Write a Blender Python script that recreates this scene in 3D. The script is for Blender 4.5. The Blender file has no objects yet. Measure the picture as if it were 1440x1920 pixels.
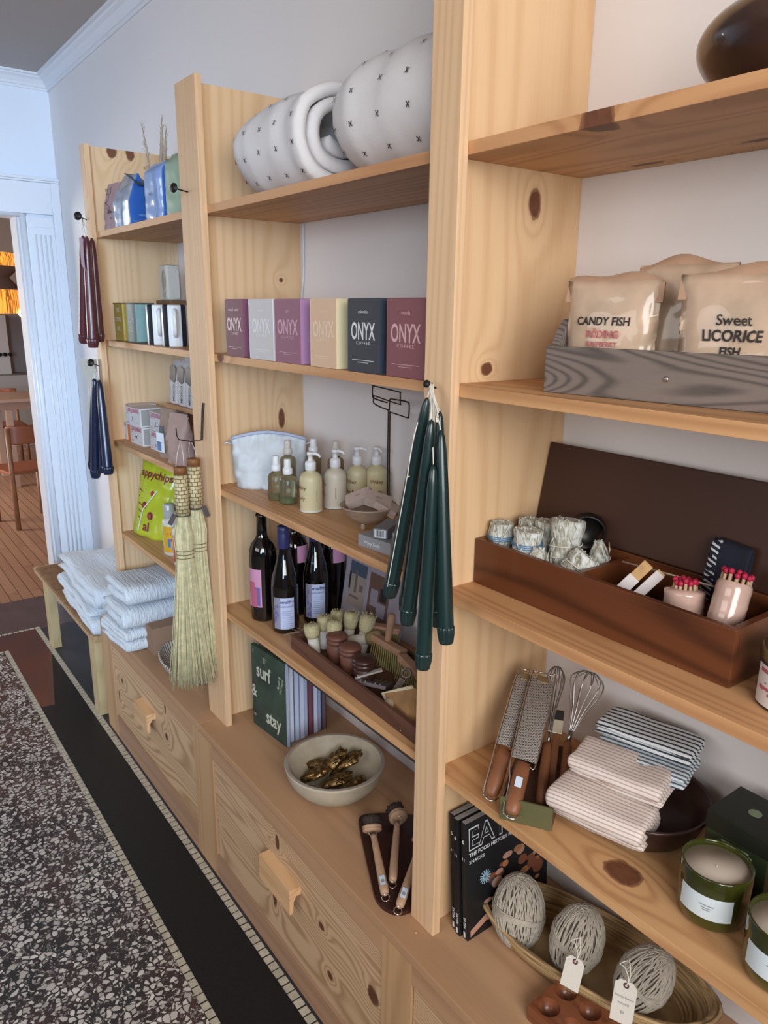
import bpy, bmesh, math, random
from mathutils import Vector, Matrix, Euler, noise
V = Vector
PI = math.pi
SC = bpy.context.scene
COL = SC.collection
random.seed(7)

# ------------------------------------------------------------------ camera
cam_d = bpy.data.cameras.new('camera'); cam = bpy.data.objects.new('camera', cam_d); COL.objects.link(cam)
cam_d.sensor_fit = 'HORIZONTAL'; cam_d.sensor_width = 36; cam_d.lens = 1398.727 / 1440 * 36
cam_d.clip_start = .02; cam_d.clip_end = 100
RX = V((0.595124, 0.803563, 0.010673)); UX = V((-0.21758, 0.148327, 0.964706)); BX = V((0.773619, -0.576442, 0.263112))
m = Matrix((RX, UX, BX)).transposed().to_4x4(); m.translation = V((0.85584,-1.05951,1.13720))
cam.matrix_world = m
SC.camera = cam

# ------------------------------------------------------------------ light, exposure
SC.view_settings.view_transform = 'Standard'; SC.view_settings.look = 'None'
SC.view_settings.gamma = 1; SC.view_settings.use_curve_mapping = False
SC.view_settings.exposure = 0.27
W = bpy.data.worlds.new('world'); SC.world = W; W.use_nodes = True
bg = W.node_tree.nodes['Background']; bg.inputs[0].default_value = (.86, .90, 1.0, 1); bg.inputs[1].default_value = .10

def area(name, loc, target, sx, sy, power, color, spread=180):
    d = bpy.data.lights.new(name, 'AREA'); d.shape = 'RECTANGLE'; d.size = sx; d.size_y = sy; d.energy = power; d.color = color; d.spread = math.radians(spread)
    o = bpy.data.objects.new(name, d); COL.objects.link(o); o.location = loc
    o.rotation_euler = (V(target) - V(loc)).to_track_quat('-Z', 'Y').to_euler()
    return o
area('shop_window_light', (2.45, -1.45, 1.52), (-.8, -.30, .65), 1.8, 1.3, 68, (1.0, .98, .965))
area('side_fill_light', (.2, -3.9, 1.6), (-.2, -.2, .5), 2.6, 1.0, 26, (1.0, .97, .95))  # added warm fill from the unseen opposite side, no window there
area('shop_window_sky', (2.45, -3.1, 1.3), (-3.28, -.75, .75), 1.0, 1.4, 19, (.40, .66, 1.0), 48)
area('dining_room_area_light', (-6.2, -2.6, 1.0), (-6.0, 0, .0), 1.8, 1.4, 120, (1.0, .94, .88))  # area light that brightens the dining room, its source unseen

# ------------------------------------------------------------------ materials
def hx(h):
    h = h.lstrip('#'); c = [int(h[i:i + 2], 16) / 255 for i in (0, 2, 4)]
    return tuple((x / 12.92 if x <= .04045 else ((x + .055) / 1.055) ** 2.4) for x in c) + (1,)
class N:
    def __init__(s, mt): s.t = mt.node_tree; s.n = s.t.nodes; s.l = s.t.links
    def add(s, typ, **k):
        nd = s.n.new(typ)
        for a, b in k.items(): setattr(nd, a, b)
        return nd
    def link(s, a, b): s.l.new(a, b)
    def math(s, op, a, b=None, c=None, clamp=False):
        nd = s.add('ShaderNodeMath', operation=op); nd.use_clamp = clamp
        for i, v in enumerate((a, b, c)):
            if v is None: continue
            if isinstance(v, (int, float)): nd.inputs[i].default_value = v
            else: s.link(v, nd.inputs[i])
        return nd.outputs[0]
    def coords(s, scale=(1, 1, 1), loc=(0, 0, 0), rot=(0, 0, 0), kind='Object'):
        tc = s.add('ShaderNodeTexCoord'); mp = s.add('ShaderNodeMapping')
        mp.inputs['Scale'].default_value = scale; mp.inputs['Location'].default_value = loc; mp.inputs['Rotation'].default_value = rot
        s.link(tc.outputs[kind], mp.inputs[0]); return mp.outputs[0]
    def noise(s, vec, scale, detail=2, rough=.5, dist=0):
        nd = s.add('ShaderNodeTexNoise'); nd.inputs['Scale'].default_value = scale; nd.inputs['Detail'].default_value = detail
        nd.inputs['Roughness'].default_value = rough; nd.inputs['Distortion'].default_value = dist
        s.link(vec, nd.inputs['Vector']); return nd.outputs[0]
    def ramp(s, fac, stops):
        nd = s.add('ShaderNodeValToRGB'); e = nd.color_ramp.elements
        while len(e) < len(stops): e.new(.5)
        for el, (pos, c) in zip(e, stops):
            el.position = pos; el.color = hx(c) if isinstance(c, str) else (c, c, c, 1)
        s.link(fac, nd.inputs[0]); return nd.outputs[0]
    def mix(s, fac, a, b, mode='MIX'):
        nd = s.add('ShaderNodeMix', data_type='RGBA', blend_type=mode)
        for i, v in ((0, fac), (6, a), (7, b)):
            if isinstance(v, (int, float)): nd.inputs[i].default_value = v
            elif isinstance(v, str): nd.inputs[i].default_value = hx(v)
            elif isinstance(v, tuple): nd.inputs[i].default_value = v
            else: s.link(v, nd.inputs[i])
        return nd.outputs[2]
    def bump(s, h, strength=.3, dist=.002):
        nd = s.add('ShaderNodeBump'); nd.inputs['Strength'].default_value = strength; nd.inputs['Distance'].default_value = dist
        s.link(h, nd.inputs['Height']); s.link(nd.outputs[0], s.bs.inputs['Normal'])
_mats = {}
def newmat(name):
    mt = bpy.data.materials.new(name); mt.use_nodes = True; g = N(mt); g.bs = g.n['Principled BSDF']; return mt, g
def mat(name, col='#808080', rough=.5, metal=0, trans=0, ior=1.45, spec=.5, var=.0, vs=30, bump=0, bs=200, coat=0, sub=0, emit=None, es=0, sheen=0, col2=None):
    if name in _mats: return _mats[name]
    mt, g = newmat(name); b = g.bs
    b.inputs['Base Color'].default_value = hx(col); b.inputs['Roughness'].default_value = rough
    b.inputs['Metallic'].default_value = metal; b.inputs['Transmission Weight'].default_value = trans
    b.inputs['IOR'].default_value = ior; b.inputs['Specular IOR Level'].default_value = spec
    b.inputs['Coat Weight'].default_value = coat; b.inputs['Sheen Weight'].default_value = sheen
    if var or col2:
        f = g.noise(g.coords(), vs, 3, .6)
        c = hx(col); d = hx(col2) if col2 else tuple(x * (1 - var) for x in c[:3]) + (1,)
        r = g.ramp(f, [(.35, 0.0), (.65, 1.0)])
        g.link(g.mix(r, d, c), b.inputs['Base Color'])
    if bump: g.bump(g.noise(g.coords(), bs, 3, .6), bump, .001)
    if emit: b.inputs['Emission Color'].default_value = hx(emit); b.inputs['Emission Strength'].default_value = es
    _mats[name] = mt; return mt
def wood(name, base, dark, axis='Z', rings=13, scale=3.2, contrast=.55, along=.11, seed=0, knots=(), rough=.55, tone=None, kcol='#5b3423', fine=.35, spec=.35, coat=0):
    mt, g = newmat(name); b = g.bs; ai = 'XYZ'.index(axis)
    sc = [1, 1, 1]; sc[ai] = along
    raw = g.coords((1, 1, 1))
    vec = g.coords(tuple(sc), (seed * 3.1, seed * 1.7, seed * 2.3))
    n = g.noise(vec, scale, 1.5, .45, .25)
    kd = None
    for (kp, ks) in knots:
        sub = g.add('ShaderNodeVectorMath', operation='SUBTRACT'); g.link(raw, sub.inputs[0]); sub.inputs[1].default_value = kp
        mul = g.add('ShaderNodeVectorMath', operation='MULTIPLY'); g.link(sub.outputs[0], mul.inputs[0]); mul.inputs[1].default_value = [1 / k for k in ks]
        ln = g.add('ShaderNodeVectorMath', operation='LENGTH'); g.link(mul.outputs[0], ln.inputs[0])
        wob = g.math('MULTIPLY_ADD', g.noise(raw, 60, 2), .5, -.25)
        d = g.math('ADD', ln.outputs['Value'], wob)
        bumpv = g.math('DIVIDE', .11, g.math('ADD', 1.0, g.math('MULTIPLY', g.math('POWER', d, 2.0), .35)))
        n = g.math('ADD', n, bumpv)
        kd = d if kd is None else g.math('MINIMUM', kd, d)
    s = g.math('SINE', g.math('MULTIPLY', n, rings * 6.283))
    s01 = g.math('MULTIPLY_ADD', s, .5, .5)
    s01 = g.math('POWER', s01, 2.2)
    sf = [260, 260, 260]; sf[ai] = 5
    fn = g.noise(g.coords(tuple(sf), (seed, 0, 0)), 1.0, 2, .6)
    f = g.math('ADD', g.math('MULTIPLY', s01, contrast), g.math('MULTIPLY', g.math('SUBTRACT', fn, .5), fine), clamp=True)
    col = g.mix(f, base, dark)
    big = g.noise(g.coords(tuple(sc), (seed + 9, 4, 2)), 2.5, 1)
    if tone: col = g.mix(g.ramp(big, [(.4, 0.0), (.65, 1.0)]), col, g.mix(f, tone, dark))
    if kd is not None:
        kk = g.ramp(kd, [(.75, 1.0), (1.05, .55), (1.35, 0.0)])
        col = g.mix(kk, col, g.mix(g.noise(raw, 90, 2), kcol, '#7e5138'))
    g.link(col, b.inputs['Base Color']); b.inputs['Roughness'].default_value = rough; b.inputs['Specular IOR Level'].default_value = spec
    b.inputs['Coat Weight'].default_value = coat
    g.bump(f, .12, .0006)
    return mt

# ------------------------------------------------------------------ mesh builder
_txt = {}
def text2d(s, bold=0.0):
    k = (s, bold)
    if k not in _txt:
        c = bpy.data.curves.new('t', 'FONT'); c.body = s; c.size = 1; c.offset = bold; c.resolution_u = 3
        o = bpy.data.objects.new('t', c); COL.objects.link(o); me = o.to_mesh()
        vs = [tuple(v.co[:2]) for v in me.vertices]; fs = [tuple(p.vertices) for p in me.polygons]
        o.to_mesh_clear(); COL.objects.unlink(o); bpy.data.objects.remove(o); bpy.data.curves.remove(c)
        xs = [v[0] for v in vs] or [0]; ys = [v[1] for v in vs] or [0]
        _txt[k] = (vs, fs, min(xs), max(xs), min(ys), max(ys))
    return _txt[k]
def axes(n, up=(0, 0, 1)):
    n = V(n).normalized(); x = V(up).cross(n)
    if x.length < 1e-5: x = V((1, 0, 0))
    x.normalize(); return x, n.cross(x), n
class MB:
    def __init__(s): s.v = []; s.f = []; s.m = []; s.s = []; s.M = Matrix.Identity(4)
    def add(s, vs, fs, m=0, smooth=False):
        o = len(s.v); M = s.M
        s.v += [tuple(M @ V(v)) for v in vs]; s.f += [tuple(i + o for i in f) for f in fs]
        s.m += [m] * len(fs); s.s += [smooth] * len(fs); return s
    def box(s, a, b, m=0, bev=0):
        x0, y0, z0 = [min(p, q) for p, q in zip(a, b)]; x1, y1, z1 = [max(p, q) for p, q in zip(a, b)]
        if bev <= 0:
            vs = [(x, y, z) for x in (x0, x1) for y in (y0, y1) for z in (z0, z1)]
            return s.add(vs, [(0, 1, 3, 2), (4, 6, 7, 5), (0, 4, 5, 1), (2, 3, 7, 6), (0, 2, 6, 4), (1, 5, 7, 3)], m)
        bm = bmesh.new(); bmesh.ops.create_cube(bm, size=1)
        for v in bm.verts: v.co = V(((x0 + x1) / 2 + v.co.x * (x1 - x0), (y0 + y1) / 2 + v.co.y * (y1 - y0), (z0 + z1) / 2 + v.co.z * (z1 - z0)))
        bmesh.ops.bevel(bm, geom=bm.edges[:], offset=bev, segments=2, affect='EDGES', profile=.6)
        return s.bm(bm, m)
    def bm(s, bm, m=0, smooth=False):
        bm.verts.index_update(); vs = [tuple(v.co) for v in bm.verts]; fs = [tuple(v.index for v in f.verts) for f in bm.faces]
        bm.free(); return s.add(vs, fs, m, smooth)
    def lathe(s, prof, p=(0, 0, 0), n=(0, 0, 1), seg=24, m=0, smooth=True, sx=1, sy=1, cap0=True, cap1=True, rip=0, rk=0):
        x, y, z = axes(n, (0, 1, 0) if abs(V(n).normalized().z) > .99 else (0, 0, 1)); p = V(p); vs = []; fs = []
        for (r, h) in prof:
            for i in range(seg):
                a = 2 * PI * i / seg; rr = r * (1 + (rip * math.cos(rk * a) if rip else 0))
                vs.append(p + x * (rr * sx * math.cos(a)) + y * (rr * sy * math.sin(a)) + z * h)
        for j in range(len(prof) - 1):
            for i in range(seg):
                k = (i + 1) % seg; fs.append((j * seg + i, j * seg + k, (j + 1) * seg + k, (j + 1) * seg + i))
        s.add(vs, fs, m, smooth)
        o = len(s.v) - len(vs)
        if cap0 and prof[0][0] > 1e-6: s.f.append(tuple(o + i for i in range(seg))[::-1]); s.m.append(m); s.s.append(False)
        if cap1 and prof[-1][0] > 1e-6: s.f.append(tuple(o + (len(prof) - 1) * seg + i for i in range(seg))); s.m.append(m); s.s.append(False)
        return s
    def cyl(s, p0, p1, r0, r1=None, seg=16, m=0, smooth=True):
        r1 = r0 if r1 is None else r1; d = V(p1) - V(p0)
        return s.lathe([(r0, 0), (r1, d.length)], p0, d, seg, m, smooth)
    def tube(s, pts, r, seg=6, m=0, closed=False, rads=None, flat=1):
        pts = [V(p) for p in pts]; n = len(pts)
        if n < 2: return s
        vs = []; fs = []; prev = None
        for i, p in enumerate(pts):
            if closed: t = pts[(i + 1) % n] - pts[i - 1]
            else: t = pts[min(i + 1, n - 1)] - pts[max(i - 1, 0)]
            t = t.normalized() if t.length > 1e-9 else V((0, 0, 1))
            if prev is None: u = t.orthogonal().normalized()
            else:
                u = prev - t * prev.dot(t); u = u.normalized() if u.length > 1e-6 else t.orthogonal().normalized()
            prev = u; w = t.cross(u); rr = rads[i] if rads else r
            for k in range(seg):
                a = 2 * PI * k / seg; vs.append(p + u * (rr * math.cos(a)) + w * (rr * flat * math.sin(a)))
        for i in range(n if closed else n - 1):
            j = (i + 1) % n
            for k in range(seg):
                l = (k + 1) % seg; fs.append((i * seg + k, i * seg + l, j * seg + l, j * seg + k))
        if not closed: fs.append(tuple(range(seg))[::-1]); fs.append(tuple((n - 1) * seg + k for k in range(seg)))
        return s.add(vs, fs, m, True)
    def prism(s, poly, o, ux, uy, h, m=0, smooth=False):
        ux = V(ux); uy = V(uy); nn = ux.cross(uy).normalized() * h; o = V(o); n = len(poly)
        a = [o + ux * x + uy * y for x, y in poly]; b = [p + nn for p in a]
        s.add(a + b, [tuple(range(n))[::-1], tuple(range(n, 2 * n))], m)
        return s.add(a + b, [(i, (i + 1) % n, (i + 1) % n + n, i + n) for i in range(n)], m, smooth)
    def strip(s, path, o, ua, ub, width, th, m=0, amp=0, nf=20, kw=10, taper=0, seed=0):
        """thick cloth: a 2D path in the plane (ua, ub) carried along the third axis"""
        ua = V(ua); ub = V(ub); c = ua.cross(ub).normalized(); o = V(o); n = len(path); vs = []; fs = []; sec = []
        for i in range(kw + 1): t = i / kw; sec.append((-.5 + t, .5, 0))
        for a in (60, 0, -60): sec.append((.5, math.sin(math.radians(a)) * .5, math.cos(math.radians(a)) * .5))
        for i in range(kw + 1): t = i / kw; sec.append((.5 - t, -.5, 0))
        for a in (-60, 0, 60): sec.append((-.5, math.sin(math.radians(a)) * .5, -math.cos(math.radians(a)) * .5))
        K = len(sec); cx = sum(p[0] for p in path) / n; cy = sum(p[1] for p in path) / n
        for i, (px, py) in enumerate(path):
            q0 = path[max(i - 1, 0)]; q1 = path[min(i + 1, n - 1)]
            t = V((q1[0] - q0[0], q1[1] - q0[1])); t = t.normalized() if t.length > 1e-9 else V((1, 0)); nx, ny = -t.y, t.x
            e = min(i, n - 1 - i); tt = th * (.35 if e == 0 else .8 if e == 1 else 1)
            for (w, q, ex) in sec:
                ww = w * width + ex * th; sc = 1
                if taper: sc = 1 - taper * (abs(w) * 2) ** 6
                X = cx + (px - cx) * sc + nx * q * tt; Y = cy + (py - cy) * sc + ny * q * tt
                P = o + ua * X + ub * Y + c * ww
                if amp:
                    nv = noise.noise_vector(P * nf + V((seed * 7.3, seed, 0))); n2 = noise.noise_vector(P * nf * 3 + V((seed, 3, 0)))
                    P = P + (nv + n2 * .4) * amp
                vs.append(P)
        for i in range(n - 1):
            for k in range(K):
                l = (k + 1) % K; fs.append((i * K + k, (i + 1) * K + k, (i + 1) * K + l, i * K + l))
        fs.append(tuple(range(K))); fs.append(tuple((n - 1) * K + k for k in range(K))[::-1])
        return s.add(vs, fs, m, True)
    def blob(s, c, r, m=0, sub=3, amp=0, nf=10, seed=0, fn=None):
        bm = bmesh.new(); bmesh.ops.create_icosphere(bm, subdivisions=sub, radius=1)
        for v in bm.verts:
            d = v.co.normalized(); k = 1 + amp * noise.noise(d * nf * .3 + V((seed, 0, 0)))
            q = V((d.x * r[0] * k, d.y * r[1] * k, d.z * r[2] * k))
            if fn: q = fn(q)
            v.co = q + V(c)
        return s.bm(bm, m, True)
    def text(s, t, o, ux, uy, size, m=1, bold=0., sq=1., align='c', lift=.0004, thick=0):
        vs, fs, x0, x1, y0, y1 = text2d(t, bold); ux = V(ux).normalized(); uy = V(uy).normalized(); n = ux.cross(uy).normalized(); o = V(o)
        dx = {'c': (x0 + x1) / 2, 'l': x0, 'r': x1}[align]
        return s.add([o + ux * ((x - dx) * size * sq) + uy * (y * size) + n * lift for x, y in vs], fs, m)
    def textcyl(s, t, c, r, ang, size, m=1, bold=0., sq=1., lift=.0005):
        vs, fs, x0, x1, y0, y1 = text2d(t, bold); dx = (x0 + x1) / 2; c = V(c); R = r + lift
        out = []
        for x, y in vs:
            a = ang + (x - dx) * size * sq / r; out.append(c + V((R * math.cos(a), R * math.sin(a), y * size)))
        return s.add(out, fs, m)
    def patchcyl(s, c, r, a0, a1, z0, z1, m=1, seg=14, lift=.0003):
        c = V(c); R = r + lift; vs = []
        for i in range(seg + 1):
            a = a0 + (a1 - a0) * i / seg
            for z in (z0, z1): vs.append(c + V((R * math.cos(a), R * math.sin(a), z)))
        return s.add(vs, [(2 * i, 2 * i + 2, 2 * i + 3, 2 * i + 1) for i in range(seg)], m, True)
    def rect(s, o, ux, uy, w, h, m=1, lift=.0003):
        ux = V(ux).normalized(); uy = V(uy).normalized(); n = ux.cross(uy).normalized() * lift; o = V(o) + n
        return s.add([o, o + ux * w, o + ux * w + uy * h, o + uy * h], [(0, 1, 2, 3)], m)
    def build(s, name, mats, parent=None, loc=None):
        if not isinstance(mats, (list, tuple)): mats = [mats]
        base = V(parent['_o']) if parent is not None else V(loc if loc else (0, 0, 0))
        me = bpy.data.meshes.new(name); me.from_pydata([tuple(V(v) - base) for v in s.v], [], s.f); me.update()
        for mt in mats: me.materials.append(mt)
        me.polygons.foreach_set('material_index', [min(i, len(mats) - 1) for i in s.m]); me.polygons.foreach_set('use_smooth', s.s)
        o = bpy.data.objects.new(name, me); COL.objects.link(o); o['_o'] = tuple(base)
        if parent is not None: o.parent = parent
        else: o.location = base
        return o
def thing(name, label, cat, loc=(0, 0, 0), group=None):
    o = bpy.data.objects.new(name, None); COL.objects.link(o); o.location = loc; o['_o'] = tuple(loc); o.empty_display_size = .02
    return tag(o, label, cat, group)
def tag(o, label, cat, group=None):
    o['label'] = label; o['category'] = cat
    if group: o['group'] = group
    return o
def struct(o): o['kind'] = 'structure'; return o
def rotz(a, p=(0, 0, 0)): return Matrix.Translation(V(p)) @ Matrix.Rotation(a, 4, 'Z')
def frame(p, n, up=(0, 0, 1)):
    x, y, z = axes(n, up); M = Matrix((x, y, z)).transposed().to_4x4(); M.translation = V(p); return M
def catmull(pts, k=6, closed=False):
    pts = [V(p) for p in pts]; n = len(pts); out = []
    for i in range(n if closed else n - 1):
        g = (lambda j: pts[j % n]) if closed else (lambda j: pts[max(0, min(n - 1, j))])
        a, b, c, d = g(i - 1), g(i), g(i + 1), g(i + 2)
        for t in range(k):
            t /= k; out.append(.5 * ((2 * b) + (c - a) * t + (2 * a - 5 * b + 4 * c - d) * t * t + (3 * b - a - 3 * c + d) * t ** 3))
    if not closed: out.append(pts[-1])
    return out
def serp(L, n, d, k=6):
    """folded layers: n passes of length L, d apart"""
    out = []; q = 8
    for i in range(n):
        xs = [L * j / q for j in range(q + 1)]
        if i % 2: xs = xs[::-1]
        out += [(x, i * d) for x in xs]
        if i < n - 1:
            cx = L if i % 2 == 0 else 0; sg = 1 if i % 2 == 0 else -1
            for j in range(1, k):
                a = -PI / 2 + PI * j / k; out.append((cx + sg * math.cos(a) * d / 2, i * d + d / 2 + math.sin(a) * d / 2))
    return out
def spiral(r0, r1, turns, k=18, a0=0):
    n = int(turns * k); return [((r0 + (r1 - r0) * i / n) * math.cos(a0 + 2 * PI * i / k), (r0 + (r1 - r0) * i / n) * math.sin(a0 + 2 * PI * i / k)) for i in range(n + 1)]

# ------------------------------------------------------------------ room shell
FZ = -.4545; CZ = 2.1765; XB = -3.28
M_wall = mat('wall_paint', '#e4e0e0', .75, var=.02, vs=3, bump=.05, bs=60)
M_ceil = mat('ceiling_paint', '#b4ada8', .9)
M_white = mat('gloss_white_trim', '#dfe2e8', .38, bump=.02, bs=40)
struct(MB().box((-3.46, 0, FZ), (2.6, .12, CZ)).build('wall_right', M_wall))
w = MB(); w.box((-3.45, -.19, FZ), (XB, 0, CZ)); w.box((-3.45, -1.45, 1.55), (XB, -.19, CZ)); w.box((-3.45, -4.2, FZ), (XB, -1.45, CZ))
struct(w.build('wall_back', mat('back_wall_paint', '#dfe6f0', .6)))
struct(MB().box((-3.46, -4.2, CZ), (2.6, .12, CZ + .1)).build('ceiling', M_ceil))
crown = [(0, 0), (0, -.062), (.006, -.062), (.009, -.052), (.014, -.050), (.018, -.040), (.030, -.024), (.042, -.016), (.046, -.010), (.056, -.008), (.058, 0)]
struct(MB().prism([(y, z) for y, z in crown], (2.6, 0, CZ), (0, -1, 0), (0, 0, 1), 5.88, 0, False).build('trim_1', M_white))
struct(MB().prism([(y, z) for y, z in crown], (XB, 0, CZ), (1, 0, 0), (0, 0, 1), 4.2, 0, False).build('trim_2', M_white))
# door casing: fluted pilaster, header panel, cornice, jamb
c = MB()
c.box((XB, -.165, FZ), (XB + .022, -.001, 1.55), 0, .002)
c.box((XB + .022, -.040, FZ), (XB + .034, -.001, 1.705), 0, .002)
c.box((XB + .022, -.165, 1.50), (XB + .026, -.042, 1.545), 0, .001)
for y in (-.062, -.084, -.106, -.128):
    c.tube([(XB + .0195, y, FZ + .12), (XB + .0195, y, 1.467)], .0055, 8)
c.tube([(XB + .012, -.178, FZ), (XB + .012, -.178, 1.56)], .015, 12)
c.tube([(XB - .012, -.192, FZ), (XB - .012, -.192, 1.552)], .012, 12)
struct(c.build('trim_3', M_white))
c = MB()
c.box((XB, -1.62, 1.562), (XB + .022, -.001, 1.705), 0, .002)
c.box((XB, -1.64, 1.705), (XB + .040, -.001, 1.713), 0, .002); c.box((XB, -1.65, 1.713), (XB + .050, -.001, 1.726), 0, .003)
c.tube([(XB + .012, -.178, 1.555), (XB + .012, -1.62, 1.555)], .012, 10)
c.box((XB, -1.62, FZ), (XB + .022, -1.455, 1.56), 0, .002)
struct(c.build('trim_4', M_white))
struct(MB().box((-3.45, -.1985, FZ), (XB, -.1902, 1.55)).build('trim_5', M_white))
struct(MB().box((-3.46, -4.3, FZ), (2.6, -4.2, CZ)).build('wall_left', mat('dim_far_wall', '#7d756e', .9)))

# floor: terrazzo field, two mosaic bands, stone borders with reddish reflection and bench shade painted in
def terrazzo():
    mt, g = newmat('terrazzo'); v = g.coords()
    wv = g.add('ShaderNodeVectorMath', operation='ADD'); nn = g.add('ShaderNodeTexNoise'); nn.inputs['Scale'].default_value = 60; g.link(v, nn.inputs['Vector'])
    sc = g.add('ShaderNodeVectorMath', operation='SCALE'); g.link(nn.outputs['Color'], sc.inputs[0]); sc.inputs['Scale'].default_value = .012
    g.link(v, wv.inputs[0]); g.link(sc.outputs[0], wv.inputs[1])
    def vor(scale, feat='F1'):
        nd = g.add('ShaderNodeTexVoronoi', feature=feat); nd.inputs['Scale'].default_value = scale; g.link(wv.outputs[0], nd.inputs['Vector']); return nd
    a = vor(66); e = vor(66, 'DISTANCE_TO_EDGE'); b = vor(140); e2 = vor(140, 'DISTANCE_TO_EDGE')
    def chips(a, e, keep, thr):
        sp = g.add('ShaderNodeSeparateColor'); g.link(a.outputs['Color'], sp.inputs[0])
        k = g.math('GREATER_THAN', sp.outputs[0], keep); ed = g.math('GREATER_THAN', e.outputs['Distance'], g.math('MULTIPLY_ADD', sp.outputs[1], thr, .05))
        return g.math('MULTIPLY', k, ed), sp.outputs[2]
    c1, t1 = chips(a, e, .34, .20); c2, t2 = chips(b, e2, .5, .25)
    base = g.mix(g.ramp(g.noise(v, 5, 3), [(.4, 0.0), (.62, 1.0)]), '#2a2826', '#43302d')
    col = g.mix(c2, base, g.mix(t2, '#5c5552', '#b5aea7'))
    col = g.mix(c1, col, g.mix(t1, '#a59f98', '#dfd9d1'))
    g.link(col, g.bs.inputs['Base Color']); g.bs.inputs['Roughness'].default_value = .42; return mt
M_terr = terrazzo()
M_slate = mat('black_stone', '#1d1c1d', .5, var=.35, vs=180, bump=.1, bs=300, spec=.35)
M_red = mat('stone_red_reflection', '#5d3a36', .28, col2='#4b3a3c', vs=6, spec=.5)  # red-brown of the doorway's reflection, painted as floor colour
M_grey = mat('grey_brown_stone', '#5c4d4f', .35, var=.2, vs=9)
def slab(name, poly, m, z=FZ):
    o = MB().prism([(x, y) for x, y in poly], (0, 0, z - .03), (1, 0, 0), (0, 1, 0), .03).build(name, m); return struct(o)
slab('floor', [(-2.80, -4.2), (2.6, -4.2), (2.6, -.566), (-2.80, -.566)], M_terr)
slab('floor', [(-2.17, -.545), (2.6, -.545), (2.6, -.386), (-2.67, -.386), (-2.165, -.494)], M_slate)
slab('floor', [(-3.01, -.386), (-3.01, -4.2), (-2.82, -4.2), (-2.82, -.545), (-2.17, -.545), (-2.165, -.494), (-2.67, -.386)], M_red)  # painted doorway reflection, cut along the reflected edge
slab('floor', [(-3.0, -.362), (2.6, -.362), (2.6, 0), (-3.0, 0)], mat('dark_stone_bench_shade', '#323237', .4, var=.25, vs=14))  # border stone with the shade under the bench painted in
slab('floor', [(-3.47, -4.2), (-3.031, -4.2), (-3.031, -.362), (-3.0, -.362), (-3.0, 0), (-3.47, 0)], M_grey)
def mosaic(x0, x1, y0, y1, n, along='x'):
    b = MB(); b.box((x0, y0, FZ - .03), (x1, y1, FZ - .0012), 1)
    L = (x1 - x0) if along == 'x' else (y1 - y0)
    for i in range(n):
        a = i * L / n + .0021 + random.uniform(-.0008, .0008); c = (i + 1) * L / n - .0026
        if along == 'x': b.box((x0 + a, y0 + .001, FZ - .004), (x0 + c, y1 - .001, FZ + random.uniform(0, .0004)), 0)
        else: b.box((x0 + .001, y0 + a, FZ - .004), (x1 - .001, y0 + c, FZ), 0)
    return struct(b.build('floor_mosaic_border', [M_tile, M_grout]))
M_tile = mat('cream_mosaic_tile', '#c3baa6', .5, var=.25, vs=45); M_grout = mat('dark_grout', '#2b2826', .9)
mosaic(-3.03, 2.6, -.386, -.362, 222); mosaic(-2.82, 2.6, -.566, -.545, 214)
mosaic(-3.03, -3.01, -4.2, -.386, 150, 'y'); mosaic(-2.82, -2.80, -4.2, -.566, 150, 'y')

# dining room beyond the door
def planks():
    mt, g = newmat('oak_floor_planks'); v = g.coords()
    br = g.add('ShaderNodeTexBrick'); g.link(v, br.inputs['Vector']); br.inputs['Scale'].default_value = 1
    br.inputs['Brick Width'].default_value = .9; br.inputs['Row Height'].default_value = .058; br.inputs['Mortar Size'].default_value = .0022
    br.inputs['Color1'].default_value = hx('#b98d70'); br.inputs['Color2'].default_value = hx('#a87d62'); br.inputs['Mortar'].default_value = hx('#3f2a20')
    n = g.noise(g.coords((2, 60, 1)), 3, 3); g.link(g.mix(g.math('MULTIPLY', n, .5), br.outputs[0], '#6f4a35'), g.bs.inputs['Base Color']); g.bs.inputs['Roughness'].default_value = .3; return mt
slab('floor', [(-9, -4.2), (-3.47, -4.2), (-3.47, 2), (-9, 2)], planks())
M_beige = mat('beige_plaster', '#a08f86', .9)
struct(MB().box((-9, 2, FZ), (-3.45, 2.1, 2.3)).build('wall_left', M_beige))
struct(MB().box((-9.1, -4.2, FZ), (-9, 2.1, 2.3)).build('wall_back', M_beige))
struct(MB().box((-9.1, -4.2, 2.2), (-3.45, 2.1, 2.3)).build('ceiling', mat('dark_plank_ceiling', '#6c5b50', .8, var=.2, vs=4)))
struct(MB().box((-3.45, .12, FZ), (-3.40, 2.1, 2.3)).build('wall_right', M_beige))

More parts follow.
